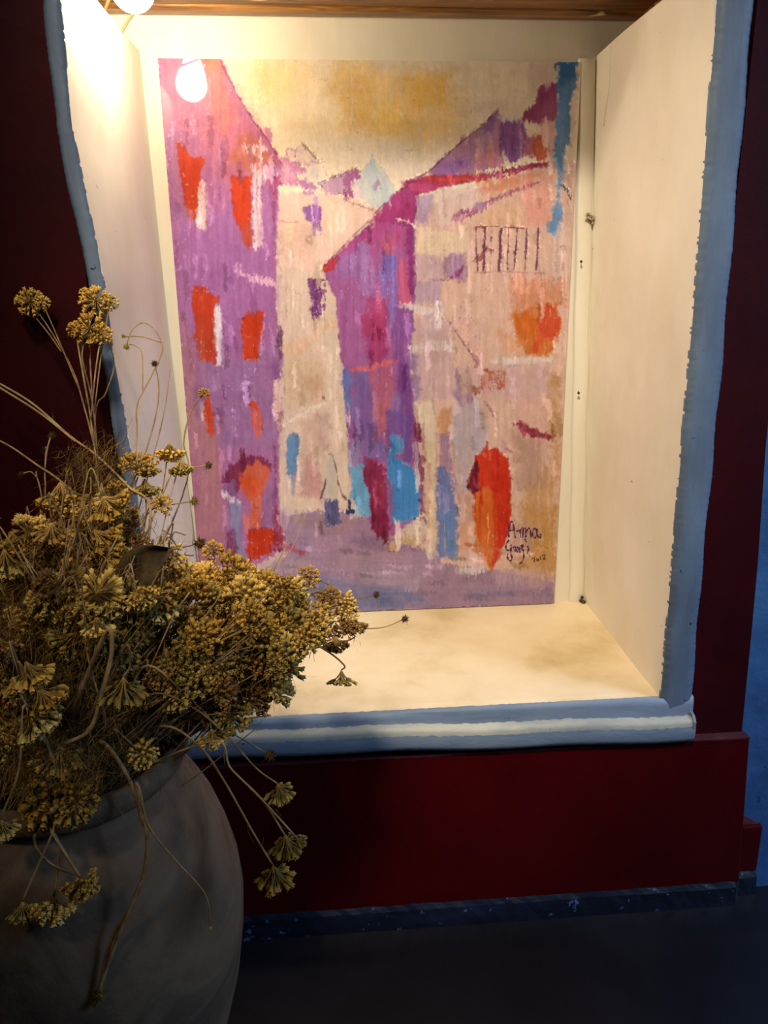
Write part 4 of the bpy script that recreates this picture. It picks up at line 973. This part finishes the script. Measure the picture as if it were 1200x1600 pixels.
def head_meshes(seed, n, spread, ped, dome):
    """an umbel pointing to +Z: curved stalks, a bud on each; size about 1 unit across"""
    rr = random.Random(seed); V, F, PV, PF = [], [], [], []; TIP.clear()
    for i in range(n):
        t = (i+.5)/n; th = spread*math.sqrt(t)*(1+rr.uniform(-.10,.10)); ph = i*2.39996+rr.uniform(-.3,.3)
        d = Vector((math.sin(th)*math.cos(ph), math.sin(th)*math.sin(ph), math.cos(th)))
        L_ = ped*(1+rr.uniform(-.16,.12))*(1 if dome else 1/max(.5, math.cos(th)))
        e = d*L_; mid = Vector((e.x*.35, e.y*.35, e.z*.62))
        pts = [Vector((0,0,0)), mid*.6, mid+e*.12, e]
        tube(PV, PF, smooth_path(pts, 4), [.018,.013,.013,.016], 3)
        dd = (e-mid).normalized()*.7+d*.3; dd = (dd+rand_unit(rr)*.16).normalized()
        ln = rr.uniform(.16,.22); bud_geo(V, F, e-dd*.02, dd, ln, ln*rr.uniform(.24,.30), rr)
    def mk(nm, v, f):
        me = bpy.data.meshes.new(nm); me.from_pydata([tuple(x) for x in v], [], f); me.update(); me.polygons.foreach_set('use_smooth', [True]*len(f)); return me
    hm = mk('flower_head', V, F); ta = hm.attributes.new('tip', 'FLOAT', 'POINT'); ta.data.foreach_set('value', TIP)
    return hm, mk('stalks', PV, PF)
HEADS = {}
def umbels(kind):
    out = []
    for s in range(7):
        if kind == 'puff': hm = head_meshes(100+s, 46, 1.9, .34, True)
        elif kind == 'bell': hm = head_meshes(200+s, 44, .88, .50, True)
        elif kind == 'flat': hm = head_meshes(300+s, 26, .86, .40, False)
        elif kind == 'dome': hm = head_meshes(400+s, 42, 1.15, .42, True)
        out.append(hm)
    return out
for k in ('puff','bell','flat','dome'): HEADS[k] = umbels(k)
def seed_mesh(seed):
    rr = random.Random(seed); V, F = [], []
    bm = bmesh.new(); bmesh.ops.create_icosphere(bm, subdivisions=1, radius=.27)
    for v in bm.verts: V.append(v.co.copy())
    for f in bm.faces: F.append(tuple(v.index for v in f.verts))
    bm.free()
    for i in range(60):
        z = 1-2*(i+.5)/60; a = i*2.4; s = math.sqrt(1-z*z); d = Vector((s*math.cos(a), s*math.sin(a), z))
        if z < -.75: continue
        d = (d+rand_unit(rr)*.25+Vector((0,0,.25))).normalized(); L_ = rr.uniform(.42,.60); q = d.to_track_quat('Z','Y'); n0 = len(V)
        for s_ in range(3): V.append(q@Vector((.045*math.cos(s_*2.094), .045*math.sin(s_*2.094), .18)))
        V.append(d*L_)
        F += [(n0,n0+1,n0+3),(n0+1,n0+2,n0+3),(n0+2,n0,n0+3)]
    me = bpy.data.meshes.new('seed_head'); me.from_pydata([tuple(x) for x in V], [], F); me.update(); return me
SEEDS = [seed_mesh(s) for s in range(3)]
# per-material copies of the shared meshes
MC = {}
def mesh_with(me, mat):
    k = (me.name, mat)
    if k not in MC:
        c = me.copy(); c.materials.clear(); c.materials.append(M[mat]); MC[k] = c
    return MC[k]
def add_head(parent, P, axis, size, kind, mat, rr):
    if kind == 'seed':
        o = bpy.data.objects.new('seed_head', mesh_with(rr.choice(SEEDS), mat)); st = None
    else:
        hm, pm = rr.choice(HEADS[kind]); o = bpy.data.objects.new('flower_head', mesh_with(hm, mat)); st = bpy.data.objects.new('stalks', mesh_with(pm, 'pedicel'))
    col.objects.link(o); o.parent = parent
    o.rotation_mode = 'QUATERNION'
    o.rotation_quaternion = axis.to_track_quat('Z','Y') @ Vector((0,0,1)).rotation_difference(Vector((0,0,1))) @ __import__('mathutils').Quaternion((0,0,1), rr.uniform(0, 6.28))
    # the stem meets the foot of the umbel, so the middle of the head lands on P
    off = 0 if kind == 'seed' else size*{'puff':.10,'bell':.46,'flat':.36,'dome':.32}[kind]
    o.location = P-parent.location-axis*off; o.scale = (size,)*3
    if st: col.objects.link(st); st.parent = o; st.location = (0,0,0)
    return P-axis*off
def needle_leaves(V, F, path, rr, n, ln, t0=.15, t1=.95):
    N = len(path)
    for k in range(n):
        t = rr.uniform(t0, t1); i = min(int(t*(N-1)), N-2); p = path[i].lerp(path[i+1], t*(N-1)-i)
        tg = (path[i+1]-path[i]).normalized(); d = (rand_unit(rr)+tg*.6).normalized(); l = ln*rr.uniform(.5,1.2)
        q = p+d*l*.5+rand_unit(rr)*l*.15; e = p+d*l+rand_unit(rr)*l*.4-Vector((0,0,l*.25))
        wd = .00042; a = d.cross(Vector((.2,.4,.9))).normalized()*wd; n0 = len(V)
        V += [p-a, p+a, q-a, q+a, e]; F += [(n0,n0+1,n0+3,n0+2), (n0+2,n0+3,n0+4)]
COUNT = 0
def flower(path, heads, label, r0=.0016, r1=.0008, leaves=8, leaf_len=.022, group=None, cat='dried flower', branches=(), stem_mat='stem', seed=None):
    """path: world points from the jar outwards. heads: (P, axis, size, kind, material)"""
    global COUNT; COUNT += 1
    rr = random.Random(COUNT*13+5 if seed is None else seed)
    base = Vector(path[0]); t = empty('dried_flower', base); tag(t, label, cat, group)
    pts = [Vector(p) for p in path]
    ends = []
    for (P, axis, size, kind, mat) in heads: ends.append(add_head(t, P, axis.normalized(), size, kind, mat, rr))
    V, F = [], []
    if ends: pts = pts[:-1]+[ends[0]] if (pts[-1]-ends[0]).length < .06 else pts+[ends[0]]
    sp = smooth_path(pts, max(10, 5*len(pts))); n = len(sp)
    tube(V, F, sp, [r0+(r1-r0)*i/(n-1) for i in range(n)], 5)
    for k, e in enumerate(ends[1:]):
        i = max(1, int(n*.62)-k); a = sp[i]; tube(V, F, smooth_path([a, a.lerp(e, .5)+Vector((0,-.002,.004)), e], 8), [r1*1.1]*8, 4)
    for br in branches:
        b = [Vector(p) for p in br]; tube(V, F, smooth_path(b, max(8, 5*len(b))), r1, 4)
    mobj('stem', [v-base for v in V], F, M[stem_mat], t, True)
    if leaves:
        V, F = [], []; needle_leaves(V, F, sp, rr, leaves, leaf_len)
        lf = mobj('leaves', [v-base for v in V], F, M['needle'], t); lf['kind'] = 'stuff'
    return t
VIEW = lambda P: (CAM-P).normalized()
DOWN = Vector((0,0,-1))
def mouth_pt(rr, s=.085): a = rr.uniform(0, 6.28); q = s*math.sqrt(rr.random()); return MOUTH+Vector((q*math.cos(a), q*math.sin(a), rr.uniform(-.06,-.01)))
def sz(px, t): return px/FPX*t
def up_from(P, rr, lift=.5):
    m = mouth_pt(rr); c = m.lerp(P, .5)+Vector((0,0,(P-m).length*.22*lift)); return [m, m.lerp(c, .5)+Vector((0,0,.02)), c]

def traced(pts, heads, label, leaves=6, r0=.0015, r1=.0009, branches=(), mat='stem', root=True, leaf_len=.018):
    """pts: (px, py, depth) along the visible stem; heads: (px, py, depth, size px, kind, material, axis or None)"""
    P = [at(*q) for q in pts]
    if root:
        m = mouth_pt(R_, .06); P = [m, m.lerp(P[0], .5)+Vector((0,0,.015))]+P
    H = []
    for (x, y, t, s, kind, mt, axd) in heads:
        q = at(x, y, t); ad = axd
        if ad is None: ad = (q-P[-1]).normalized() if (q-P[-1]).length > .004 else (P[-1]-P[-2]).normalized()
        elif ad == 'v': ad = VIEW(q)*1.0+(P[-1]-P[-2]).normalized()*.5
        elif ad == 'd': ad = DOWN*1.0+VIEW(q)*.35
        elif ad == 'u': ad = -DOWN+VIEW(q)*.4
        elif ad == 'r': ad = CR*1.0+VIEW(q)*.4-Vector((0,0,.4))
        H.append((q, Vector(ad), sz(s, t), kind, mt))
    return flower(P, H, label, r0, r1, leaves, leaf_len, None, 'dried flower', [[at(*q) for q in b] for b in branches], mat)
T = traced
# --- upright stems above the jar
T([(160,800,.93),(150,712,.94),(130,630,.95),(112,575,.96),(78,515,.97),(68,490,.97)], [(48,471,.97,44,'puff','bud','v'),(66,472,.97,22,'puff','bud','v')], 'tall dried flower with one round tan head before the dark wall, far left', 10, branches=[[(96,550,.965),(75,520,.97),(57,498,.97)]])
T([(155,780,.92),(141,650,.93),(128,560,.94),(130,515,.94)], [(140,513,.94,50,'puff','bud','v'),(118,514,.94,26,'puff','bud','v'),(158,522,.94,34,'puff','bud','v')], 'tall dried flower whose broad tan head hangs just left of the blue frame', 10)
T([(152,760,.95),(146,640,.955),(127,540,.96),(132,495,.96)], [(150,470,.96,48,'puff','bud','v'),(138,460,.96,28,'puff','bud','v'),(172,471,.96,26,'puff','bud_olive','v')], 'tall dried flower with a tan head cluster overlapping the blue frame, highest of all', 8)
T([(148,660,.97),(165,615,.97),(178,575,.97),(174,545,.97),(165,532,.97)], [], 'bare thin stem crooked against the blue left frame', 4, .0012, .0007)
T([(212,705,1.0),(213,640,1.0),(223,612,1.0),(240,580,1.0),(254,545,1.0),(243,516,1.0),(224,504,1.0),(206,516,1.0),(199,536,1.0)], [(197,541,1.0,14,'seed','bud','d'),(193,526,1.0,9,'seed','pedicel','u')], 'thin stem curling in a hook to a tiny pale seed head over the plaster', 0, .0012, .0008, branches=[[(223,612,1.0),(222,555,1.0),(213,541,1.0),(202,538,1.0)]])
T([(229,702,1.0),(245,640,1.0),(248,600,1.0),(246,575,1.0)], [(242,569,1.0,15,'seed','seed','u')], 'thin upright stem ending in a spiky dark seed head before the white left side', 0, .0012, .0008)
T([(240,712,1.0),(257,640,1.0),(267,568,1.0)], [], 'bare straight stem tip rising before the white left side of the niche', 0, .0012, .0006)
T([(290,760,1.0),(287,690,1.0),(300,640,1.0),(316,618,1.0)], [(319,613,1.0,18,'puff','bud','u')], 'slim pale stem bowing to a small round tan head before the painting left edge', 0, .0012, .0009)
T([(275,745,.97),(300,731,.98),(318,729,.98)], [(325,727,.98,17,'seed','seed','r')], 'round dark seed head on a hair thin stem before the painting, left edge', 0, .0009, .0006)
T([(230,800,.95),(262,790,.96),(290,772,.97)], [(303,783,.97,20,'seed','bud_brown','r')], 'shaggy brown seed head overlapping the left edge of the painting, above the dense bunch', 2, .0012, .0007)
T([(255,850,.93),(280,856,.94),(300,850,.95)], [(311,849,.95,26,'seed','bud_brown','r')], 'large shaggy brown seed head at the painting edge beside the round ochre head', 4, .0012, .0008, branches=[[(268,850,.93),(272,832,.93),(290,836,.93)],[(262,850,.93),(268,838,.93),(254,828,.93)],[(275,867,.93),(303,868,.93)]])
# --- left twigs before the dark wall
T([(236,806,.91),(200,760,.92),(150,711,.93),(110,682,.94),(50,630,.95),(-10,594,.96)], [], 'straight double twig slanting up to the left edge, before the dark red wall', 5, .0018, .0014, branches=[[(118,690,.935),(60,644,.945),(-10,600,.955)]])
T([(190,840,.91),(110,765,.92),(82,742,.93),(60,728,.94),(20,700,.95),(-10,684,.96)], [], 'lower twig slanting up to the left edge, before the dark red wall', 4, .0014, .0012)
T([(70,790,.93),(70,740,.94),(72,700,.95),(76,676,.95)], [(70,704,.95,14,'seed','seed','u'),(80,680,.95,16,'seed','seed','r')], 'thin upright twig with two dark withered tufts before the dark red wall', 6, .0010, .0008)
T([(66,780,.93),(52,740,.94),(46,722,.94)], [(34,740,.94,15,'seed','seed','d'),(58,738,.94,14,'seed','seed','r')], 'short twig with small withered tufts left of the upright dark tufted twig', 2, .0010, .0008)
# --- heads before the white left side
T([(190,800,.94),(205,760,.95),(215,735,.95)], [(214,722,.95,54,'dome','bud','u'),(232,738,.95,36,'bell','bud_olive','d')], 'ochre flower head spread over the white left side, right of the blue frame', 8)
T([(238,812,.95),(252,775,.96),(264,745,.96)], [(266,712,.96,46,'bell','bud','d'),(283,735,.96,40,'bell','bud_olive','d')], 'drooping olive ochre head nearest the painting in the upper bunch', 3)
T([(215,830,.94),(228,806,.95),(233,790,.95)], [(228,768,.95,44,'bell','bud_olive','d'),(252,786,.95,36,'dome','bud','v')], 'pair of small ochre heads below the upper bunch on the white left side', 3)
T([(180,830,.93),(178,800,.935),(172,775,.94)], [(174,762,.94,52,'bell','bud','d')], 'drooping ochre head standing against the blue left frame', 8)
T([(110,860,.90),(96,830,.905),(72,790,.91),(80,772,.91)], [(98,786,.91,72,'bell','bud','d'),(118,800,.905,48,'bell','bud','d')], 'wide drooping ochre head arching before the dark wall, upper left of the bunch', 12)
T([(22,900,.88),(20,860,.885),(14,835,.89),(22,828,.89)], [(21,846,.89,34,'bell','bud_olive','d')], 'small pale head nodding alone at the left edge before the dark wall', 3)
# --- in front of the painting
T([(400,925,.93),(375,900,.935),(350,880,.94)], [(333,861,.94,36,'puff','bud','v')], 'round ochre head on a straight stem before the painting, above the dense bunch', 0, .0012, .0010)
T([(400,925,.93),(425,895,.94),(448,850,.95),(475,795,.96)], [], 'long bare hair thin stem curving up across the painting', 0, .0010, .0005)
T([(402,925,.93),(440,880,.94),(462,845,.95),(478,800,.96)], [], 'short bare hair thin stem beside the long curving one before the painting', 0, .0008, .0004)
T([(420,925,.92),(450,912,.92),(472,903,.92)], [(484,901,.92,36,'dome','bud','v')], 'small ochre head highest on the right, in front of the purple bottom of the painting', 0, .0012, .0010)
T([(430,915,.93),(490,905,.935),(530,925,.94),(555,955,.94),(568,975,.94)], [(554,980,.94,42,'dome','bud_brown','d')], 'brown head at the far right tip of a long arching stem, over the niche floor', 0, .0013, .0009)
T([(440,955,.92),(500,925,.93),(525,925,.94)], [(540,943,.93,40,'dome','bud','v'),(508,936,.93,34,'dome','bud_olive','v')], 'pair of ochre heads at the bottom edge of the painting, right of the dense bunch', 0, .0013, .0009)
T([(440,980,.91),(480,965,.91),(498,962,.91)], [(502,962,.91,44,'dome','bud','v')], 'ochre head under the pair at the bottom edge of the painting', 0)
T([(450,990,.91),(490,990,.91),(515,990,.91)], [(524,1008,.91,44,'dome','bud_brown','d'),(518,984,.91,26,'dome','bud_brown','v')], 'dark brown head low on the right, over the pale niche floor', 0)
T([(450,1000,.90),(480,1002,.90),(515,1020,.90),(538,1040,.90),(540,1050,.90)], [(534,1062,.90,42,'flat','bud_olive','d')], 'flat drooping olive head hanging lowest over the pale niche floor', 0)
T([(470,985,.92),(530,945,.95),(575,932,.96)], [(587,929,.96,16,'seed','seed','r')], 'dark oval seed head before the lower edge of the painting', 0, .0009, .0006)
T([(500,978,.93),(560,982,.95),(600,980,.96),(625,971,.965)], [(632,967,.965,17,'seed','seed','r')], 'dark round seed head farthest to the right, over the niche floor', 0, .0009, .0006)
# --- hanging in front of the sill and the red plinth
T([(228,1040,.78),(290,1085,.80),(325,1120,.815),(335,1140,.82)], [(334,1158,.82,48,'bell','bud',DOWN+CR*.1)], 'ochre head hanging at the jar shoulder before the blue sill', 0, .0014, .0010)
T([(235,1085,.78),(300,1105,.80),(350,1145,.81),(400,1200,.82),(425,1225,.82)], [(439,1243,.82,48,'bell','bud_olive',DOWN+CR*.2)], 'highest of the three hanging heads before the red plinth', 2, .0014, .0009)
T([(335,1158,.80),(360,1200,.80),(410,1250,.80),(450,1300,.80)], [(450,1326,.80,56,'bell','bud_olive',DOWN+CR*.15),(470,1318,.80,26,'bell','bud_olive',DOWN+CR*.6)], 'middle of the three hanging heads before the red plinth, the widest', 8, .0013, .0010)
T([(250,1135,.77),(310,1165,.775),(350,1220,.78),(395,1300,.78),(425,1352,.78)], [(431,1376,.78,61,'bell','bud',DOWN+CR*.1)], 'lowest of the three hanging heads before the red plinth', 8, .0014, .0010)
T([(300,1125,.84),(350,1140,.85),(400,1165,.86)], [(421,1179,.86,24,'seed','bud_brown','r')], 'small dark brown head touching the lower edge of the blue sill', 0, .0009, .0007)
# --- over the jar
T([(160,1160,.76),(195,1205,.755),(222,1270,.75),(230,1330,.75),(215,1395,.75),(178,1460,.75),(165,1500,.75),(158,1545,.75)], [(156,1555,.75,24,'seed','bud_brown','d'),(147,1566,.75,18,'seed','bud_brown','d')], 'long thick stem winding down the front of the clay jar to a withered brown head', 0, .0022, .0020, branches=[[(213,1222,.753),(220,1275,.75),(232,1300,.75)]])
T([(215,1225,.752),(232,1290,.75),(275,1345,.75),(312,1385,.75),(325,1410,.75),(327,1432,.75)], [(328,1450,.75,10,'seed','pedicel','d')], 'thin side stem crossing the clay jar to a tiny pale tip', 0, .0012, .0007)
T([(165,990,.74),(174,1020,.735),(160,1080,.73),(140,1140,.73),(122,1180,.73)], [(90,1194,.73,76,'bell','bud',DOWN*.7+CR*-.2)], 'large ochre head on a thick pale stem, left of the jar rim', 2, .0026, .0020)
T([(50,1130,.72),(75,1165,.72),(92,1195,.72)], [(84,1252,.72,90,'dome','bud','v'),(118,1258,.715,72,'dome','bud','v')], 'largest ochre head of the bouquet, hanging before the jar at the left', 4, .0018, .0014)
T([(195,1012,.74),(203,1040,.74),(205,1068,.74)], [(193,1088,.74,74,'bell','bud_olive',DOWN+CR*-.1)], 'wide fan shaped olive head drooping over the jar mouth', 0, .0015, .0012)
T([(180,1140,.77),(205,1155,.77)], [(226,1180,.77,46,'dome','bud','v')], 'small ochre head lying on the jar rim', 0)
T([(40,1100,.70),(30,1200,.70),(20,1270,.70)], [(6,1300,.70,50,'bell','bud_olive',DOWN+CR*.1)], 'pale head cut by the left edge of the view, beside the jar', 2, .0013, .0010)
T([(70,1280,.72),(92,1320,.72),(95,1380,.72)], [(80,1425,.72,70,'dome','bud',DOWN*.6+CF*-.5),(122,1392,.72,56,'dome','bud',DOWN*.4+CF*-.5),(142,1378,.72,38,'bell','bud','r')], 'drooping ochre cluster low before the jar, at the left', 0, .0015, .0012)
T([(85,1290,.715),(60,1350,.715),(40,1400,.715)], [(38,1430,.715,48,'bell','bud_olive','d')], 'lowest pale head at the left, beside the drooping ochre cluster', 0, .0012, .0010)
T([(60,1290,.72),(55,1320,.72),(80,1350,.72),(118,1366,.72)], [], 'curled bare stem before the jar above the drooping cluster', 0, .0015, .0013)
T([(28,1035,.72),(50,1075,.72),(66,1110,.715)], [(52,1062,.72,70,'bell','bud',DOWN*.8+CR*.2),(78,1098,.715,72,'bell','bud',DOWN*.8+CR*.5)], 'fanned ochre head at the left, above the jar rim', 5, .0016, .0012)
T([(20,1060,.715),(40,1100,.71),(60,1125,.71)], [(62,1136,.71,74,'bell','bud_olive',DOWN*.8+CR*.4)], 'fanned olive head directly under the fanned ochre one at the left', 3, .0016, .0012)
T([(150,1010,.75),(175,985,.75)], [(152,988,.75,50,'bell','bud','d')], 'ochre head at the bend of a thick pale stem, middle of the bunch', 0)

# --- broad dull leaf over the middle
V, F = [], []
cl = [at(186,910,.815), at(205,888,.812), at(232,866,.81), at(266,856,.815)]; sp = smooth_path(cl, 14)
for i, p in enumerate(sp):
    t = i/13; wd = .030*(math.sin(math.pi*min(1, .12+t*.88))**.8)*(1-.25*t)
    up = (CU*.8-CR*.55).normalized(); dn = (CR*.35-CU*.85).normalized()
    V += [p+up*wd*.55-CF*.002, p+up*wd*.25+CF*.004, p+CF*.007, p+dn*wd*.6+CF*.003, p+dn*wd*1.25-CF*.003+CR*.002*math.sin(i*1.7)]
for i in range(13):
    for k in range(4): F.append((5*i+k, 5*i+5+k, 5*i+6+k, 5*i+1+k))
base = Vector(cl[0])
tl = empty('broad_leaf', base); tag(tl, 'single broad dull olive leaf sticking out above the dense bunch', 'leaf')
o = mobj('blade', [v-base for v in V], F, M['leaf'], tl, True); sm = o.modifiers.new('solid', 'SOLIDIFY'); sm.thickness = .0006
V2, F2 = [], []; m = MOUTH+Vector((.02,.03,0)); tube(V2, F2, smooth_path([m, m.lerp(base, .6)+Vector((0,0,.02)), base, sp[4]], 16), .0012, 5)
mobj('leaf_stalk', [v-base for v in V2], F2, M['stem'], tl, True)

# --- the dense bunch: heads in rough layers, each on its own stem out of the jar mouth
ZONES = [  # outline, count, depth near/far, size px, kinds, materials, direction, label
 ([(60,800),(190,790),(215,850),(190,900),(60,900),(30,860)], 22, (.84,.92), (44,66), ('bell','dome'), ('bud','bud','bud_brown'), 'd', 'of the bunch part before the dark wall'),
 ([(190,860),(240,850),(310,900),(330,960),(250,1000),(170,930)], 22, (.84,.93), (42,60), ('bell','dome'), ('bud','bud','bud_brown'), 'd', 'of the bunch part under the broad leaf'),
 ([(0,880),(60,880),(150,900),(170,980),(60,1030),(0,1000)], 20, (.78,.88), (44,66), ('bell','dome'), ('bud_brown','bud','bud_olive'), 'd', 'of the bunch part along the left edge'),
 ([(150,920),(250,940),(265,1010),(200,1040),(140,990)], 16, (.76,.84), (44,66), ('bell','dome'), ('bud','bud_olive'), 'd', 'of the bunch core'),
 ([(300,900),(360,890),(440,905),(470,930),(460,975),(340,960)], 24, (.84,.92), (42,60), ('dome','bell','dome'), ('bud','bud','bud_olive'), 'r', 'of the bunch part before the painting'),
 ([(270,960),(350,960),(470,975),(500,985),(470,1010),(440,1040),(300,1050)], 28, (.80,.90), (42,62), ('dome','bell'), ('bud_olive','bud','bud_olive'), 'r', 'of the bunch part over the niche floor'),
 ([(280,1030),(450,1030),(452,1075),(400,1108),(340,1130),(280,1120)], 24, (.80,.88), (42,60), ('dome','bell'), ('bud_olive','bud_brown','bud_olive'), 'r', 'of the shaded bunch part above the blue sill'),  # shade of this part is put into its olive bud tones
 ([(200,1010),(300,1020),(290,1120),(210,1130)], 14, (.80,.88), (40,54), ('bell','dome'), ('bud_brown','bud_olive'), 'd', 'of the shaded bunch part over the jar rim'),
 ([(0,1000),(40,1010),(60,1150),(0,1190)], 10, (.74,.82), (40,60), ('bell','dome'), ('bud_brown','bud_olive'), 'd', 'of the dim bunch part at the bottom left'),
 ([(505,925),(545,935),(560,985),(530,1010),(500,985)], 4, (.92,.94), (26,34), ('dome',), ('bud','bud_brown'), 'v', 'of the loose right tip of the bunch'),
]
def inpoly(x, y, P):
    c = False
    for i in range(len(P)):
        a, b = P[i], P[i-1]
        if (a[1] > y) != (b[1] > y) and x < (b[0]-a[0])*(y-a[1])/(b[1]-a[1])+a[0]: c = not c
    return c
rz = random.Random(11)
for zi, (poly, n, dp, sp_, kinds, mats, dr, lab) in enumerate(ZONES):
    got = []; x0 = min(p[0] for p in poly); x1 = max(p[0] for p in poly); y0 = min(p[1] for p in poly); y1 = max(p[1] for p in poly)
    tries = 0
    while len(got) < n and tries < 6000:
        tries += 1
        x = rz.uniform(x0, x1); y = rz.uniform(y0, y1)
        if not inpoly(x, y, poly): continue
        if (222 < x < 292 and 958 < y < 1030): continue          # a gap in the bunch
        lim = 17 if tries < 2500 else 10
        if any(math.hypot(x-a, y-b) < lim for a, b in got): continue
        got.append((x, y))
        t = rz.uniform(*dp); P = at(x, y, t); m = mouth_pt(rz, .09)
        outw = (P-MOUTH).normalized()
        base = {'d': DOWN*.75+outw*.35+VIEW(P)*.35, 'r': outw*.9+VIEW(P)*.45+DOWN*.15, 'v': VIEW(P)+outw*.4}[dr]
        axis = (base+rand_unit(rz)*.55).normalized()
        L_ = (P-m).length; mid = m.lerp(P, .55)+Vector((rz.uniform(-.02,.02), rz.uniform(-.02,.02), L_*rz.uniform(.05,.20)))
        path = [m, m.lerp(mid, .5)+Vector((0,0,.01)), mid, P-axis*.035+Vector((0,0,.012 if dr == 'd' else .002)), P]
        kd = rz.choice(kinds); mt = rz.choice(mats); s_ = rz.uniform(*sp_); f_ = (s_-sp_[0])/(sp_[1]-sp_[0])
        yn = (y-y0)/(y1-y0); xn = (x-x0)/(x1-x0)
        lb = '%s %s %s head%s, %s%s %s' % ('small' if f_ < .33 else ('large' if f_ > .67 else 'medium'), {'bud':'ochre','bud_olive':'olive','bud_brown':'brown'}[mt],
              {'bell':'fanned','dome':'domed','puff':'round'}[kd], ' drooping' if dr == 'd' else '', 'upper ' if yn < .36 else ('lower ' if yn > .64 else 'middle '), 'left' if xn < .36 else ('right' if xn > .64 else 'centre'), lab)
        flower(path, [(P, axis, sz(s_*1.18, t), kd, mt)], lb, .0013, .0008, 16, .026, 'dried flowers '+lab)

# --- bare stems and curled needle leaves filling the bunch
V, F = [], []
rs = random.Random(5)
for k in range(330):
    zone = rs.choice(ZONES[:9])[0]; cx = sum(p[0] for p in zone)/len(zone); cy = sum(p[1] for p in zone)/len(zone)
    x = cx+rs.gauss(0, 55); y = cy+rs.gauss(0, 42)
    if x > 440 or y > 1150 or (y < 880 and x > 225) or (x < 60 and y < 850): continue
    P = at(x, y, rs.uniform(.80, .93)); m = mouth_pt(rs, .09); mid = m.lerp(P, .5)+rand_unit(rs)*.03+Vector((0,0,.02))
    tube(V, F, smooth_path([m, mid, P], 9), [.0009]*9, 3)
o = mobj('stem_tangle', V, F, M['stem'], None, True, MOUTH.copy()); tag(o, 'thicket of thin bare straw stems filling the middle of the bunch', 'dried stems', None, 'stuff')
V, F = [], []
def tuft(x, y, t, n, spread, ln, mx=.03):
    for k in range(n):
        p = at(x+rs.gauss(0, spread), y+rs.gauss(0, spread*.8), t+rs.uniform(-.04,.04)); d = rand_unit(rs); l = ln*rs.uniform(.5,1.3)
        c = rand_unit(rs)*l*.5; pts = smooth_path([p, p+d*l*.5+c*.5, p+d*l+c*-.6], 5)
        wd = .00045; n0 = len(V)
        for i, q in enumerate(pts):
            a = d.cross(Vector((.3,.2,.9))).normalized()*wd*(1-.15*i); V.append(q-a); V.append(q+a)
        for i in range(4): F.append((n0+2*i, n0+2*i+1, n0+2*i+3, n0+2*i+2))
for (x, y, t, n, s, ln) in [(130,740,.93,300,22,.03),(160,720,.93,200,18,.03),(170,830,.90,420,28,.035),(100,870,.88,500,36,.03),(60,950,.84,700,45,.035),(150,960,.82,600,45,.035),(230,930,.88,650,36,.035),(90,1060,.80,700,50,.035),(200,1080,.84,900,50,.035),
                            (290,1000,.87,700,38,.035),(300,1080,.86,700,38,.03),(110,1195,.745,260,30,.03),(60,1215,.73,200,28,.03),(150,1160,.80,700,40,.03),(60,1180,.78,500,45,.03),(370,1050,.86,500,34,.03),(380,960,.88,400,36,.03),(20,1000,.80,400,30,.03),(130,1220,.74,160,16,.03)]:
    tuft(x, y, t, n, s, ln)
o = mobj('needle_leaf_tangle', V, F, M['needle'], None, False, MOUTH.copy()); tag(o, 'tangle of curled brown needle leaves in the heart of the bunch', 'dried leaves', None, 'stuff')
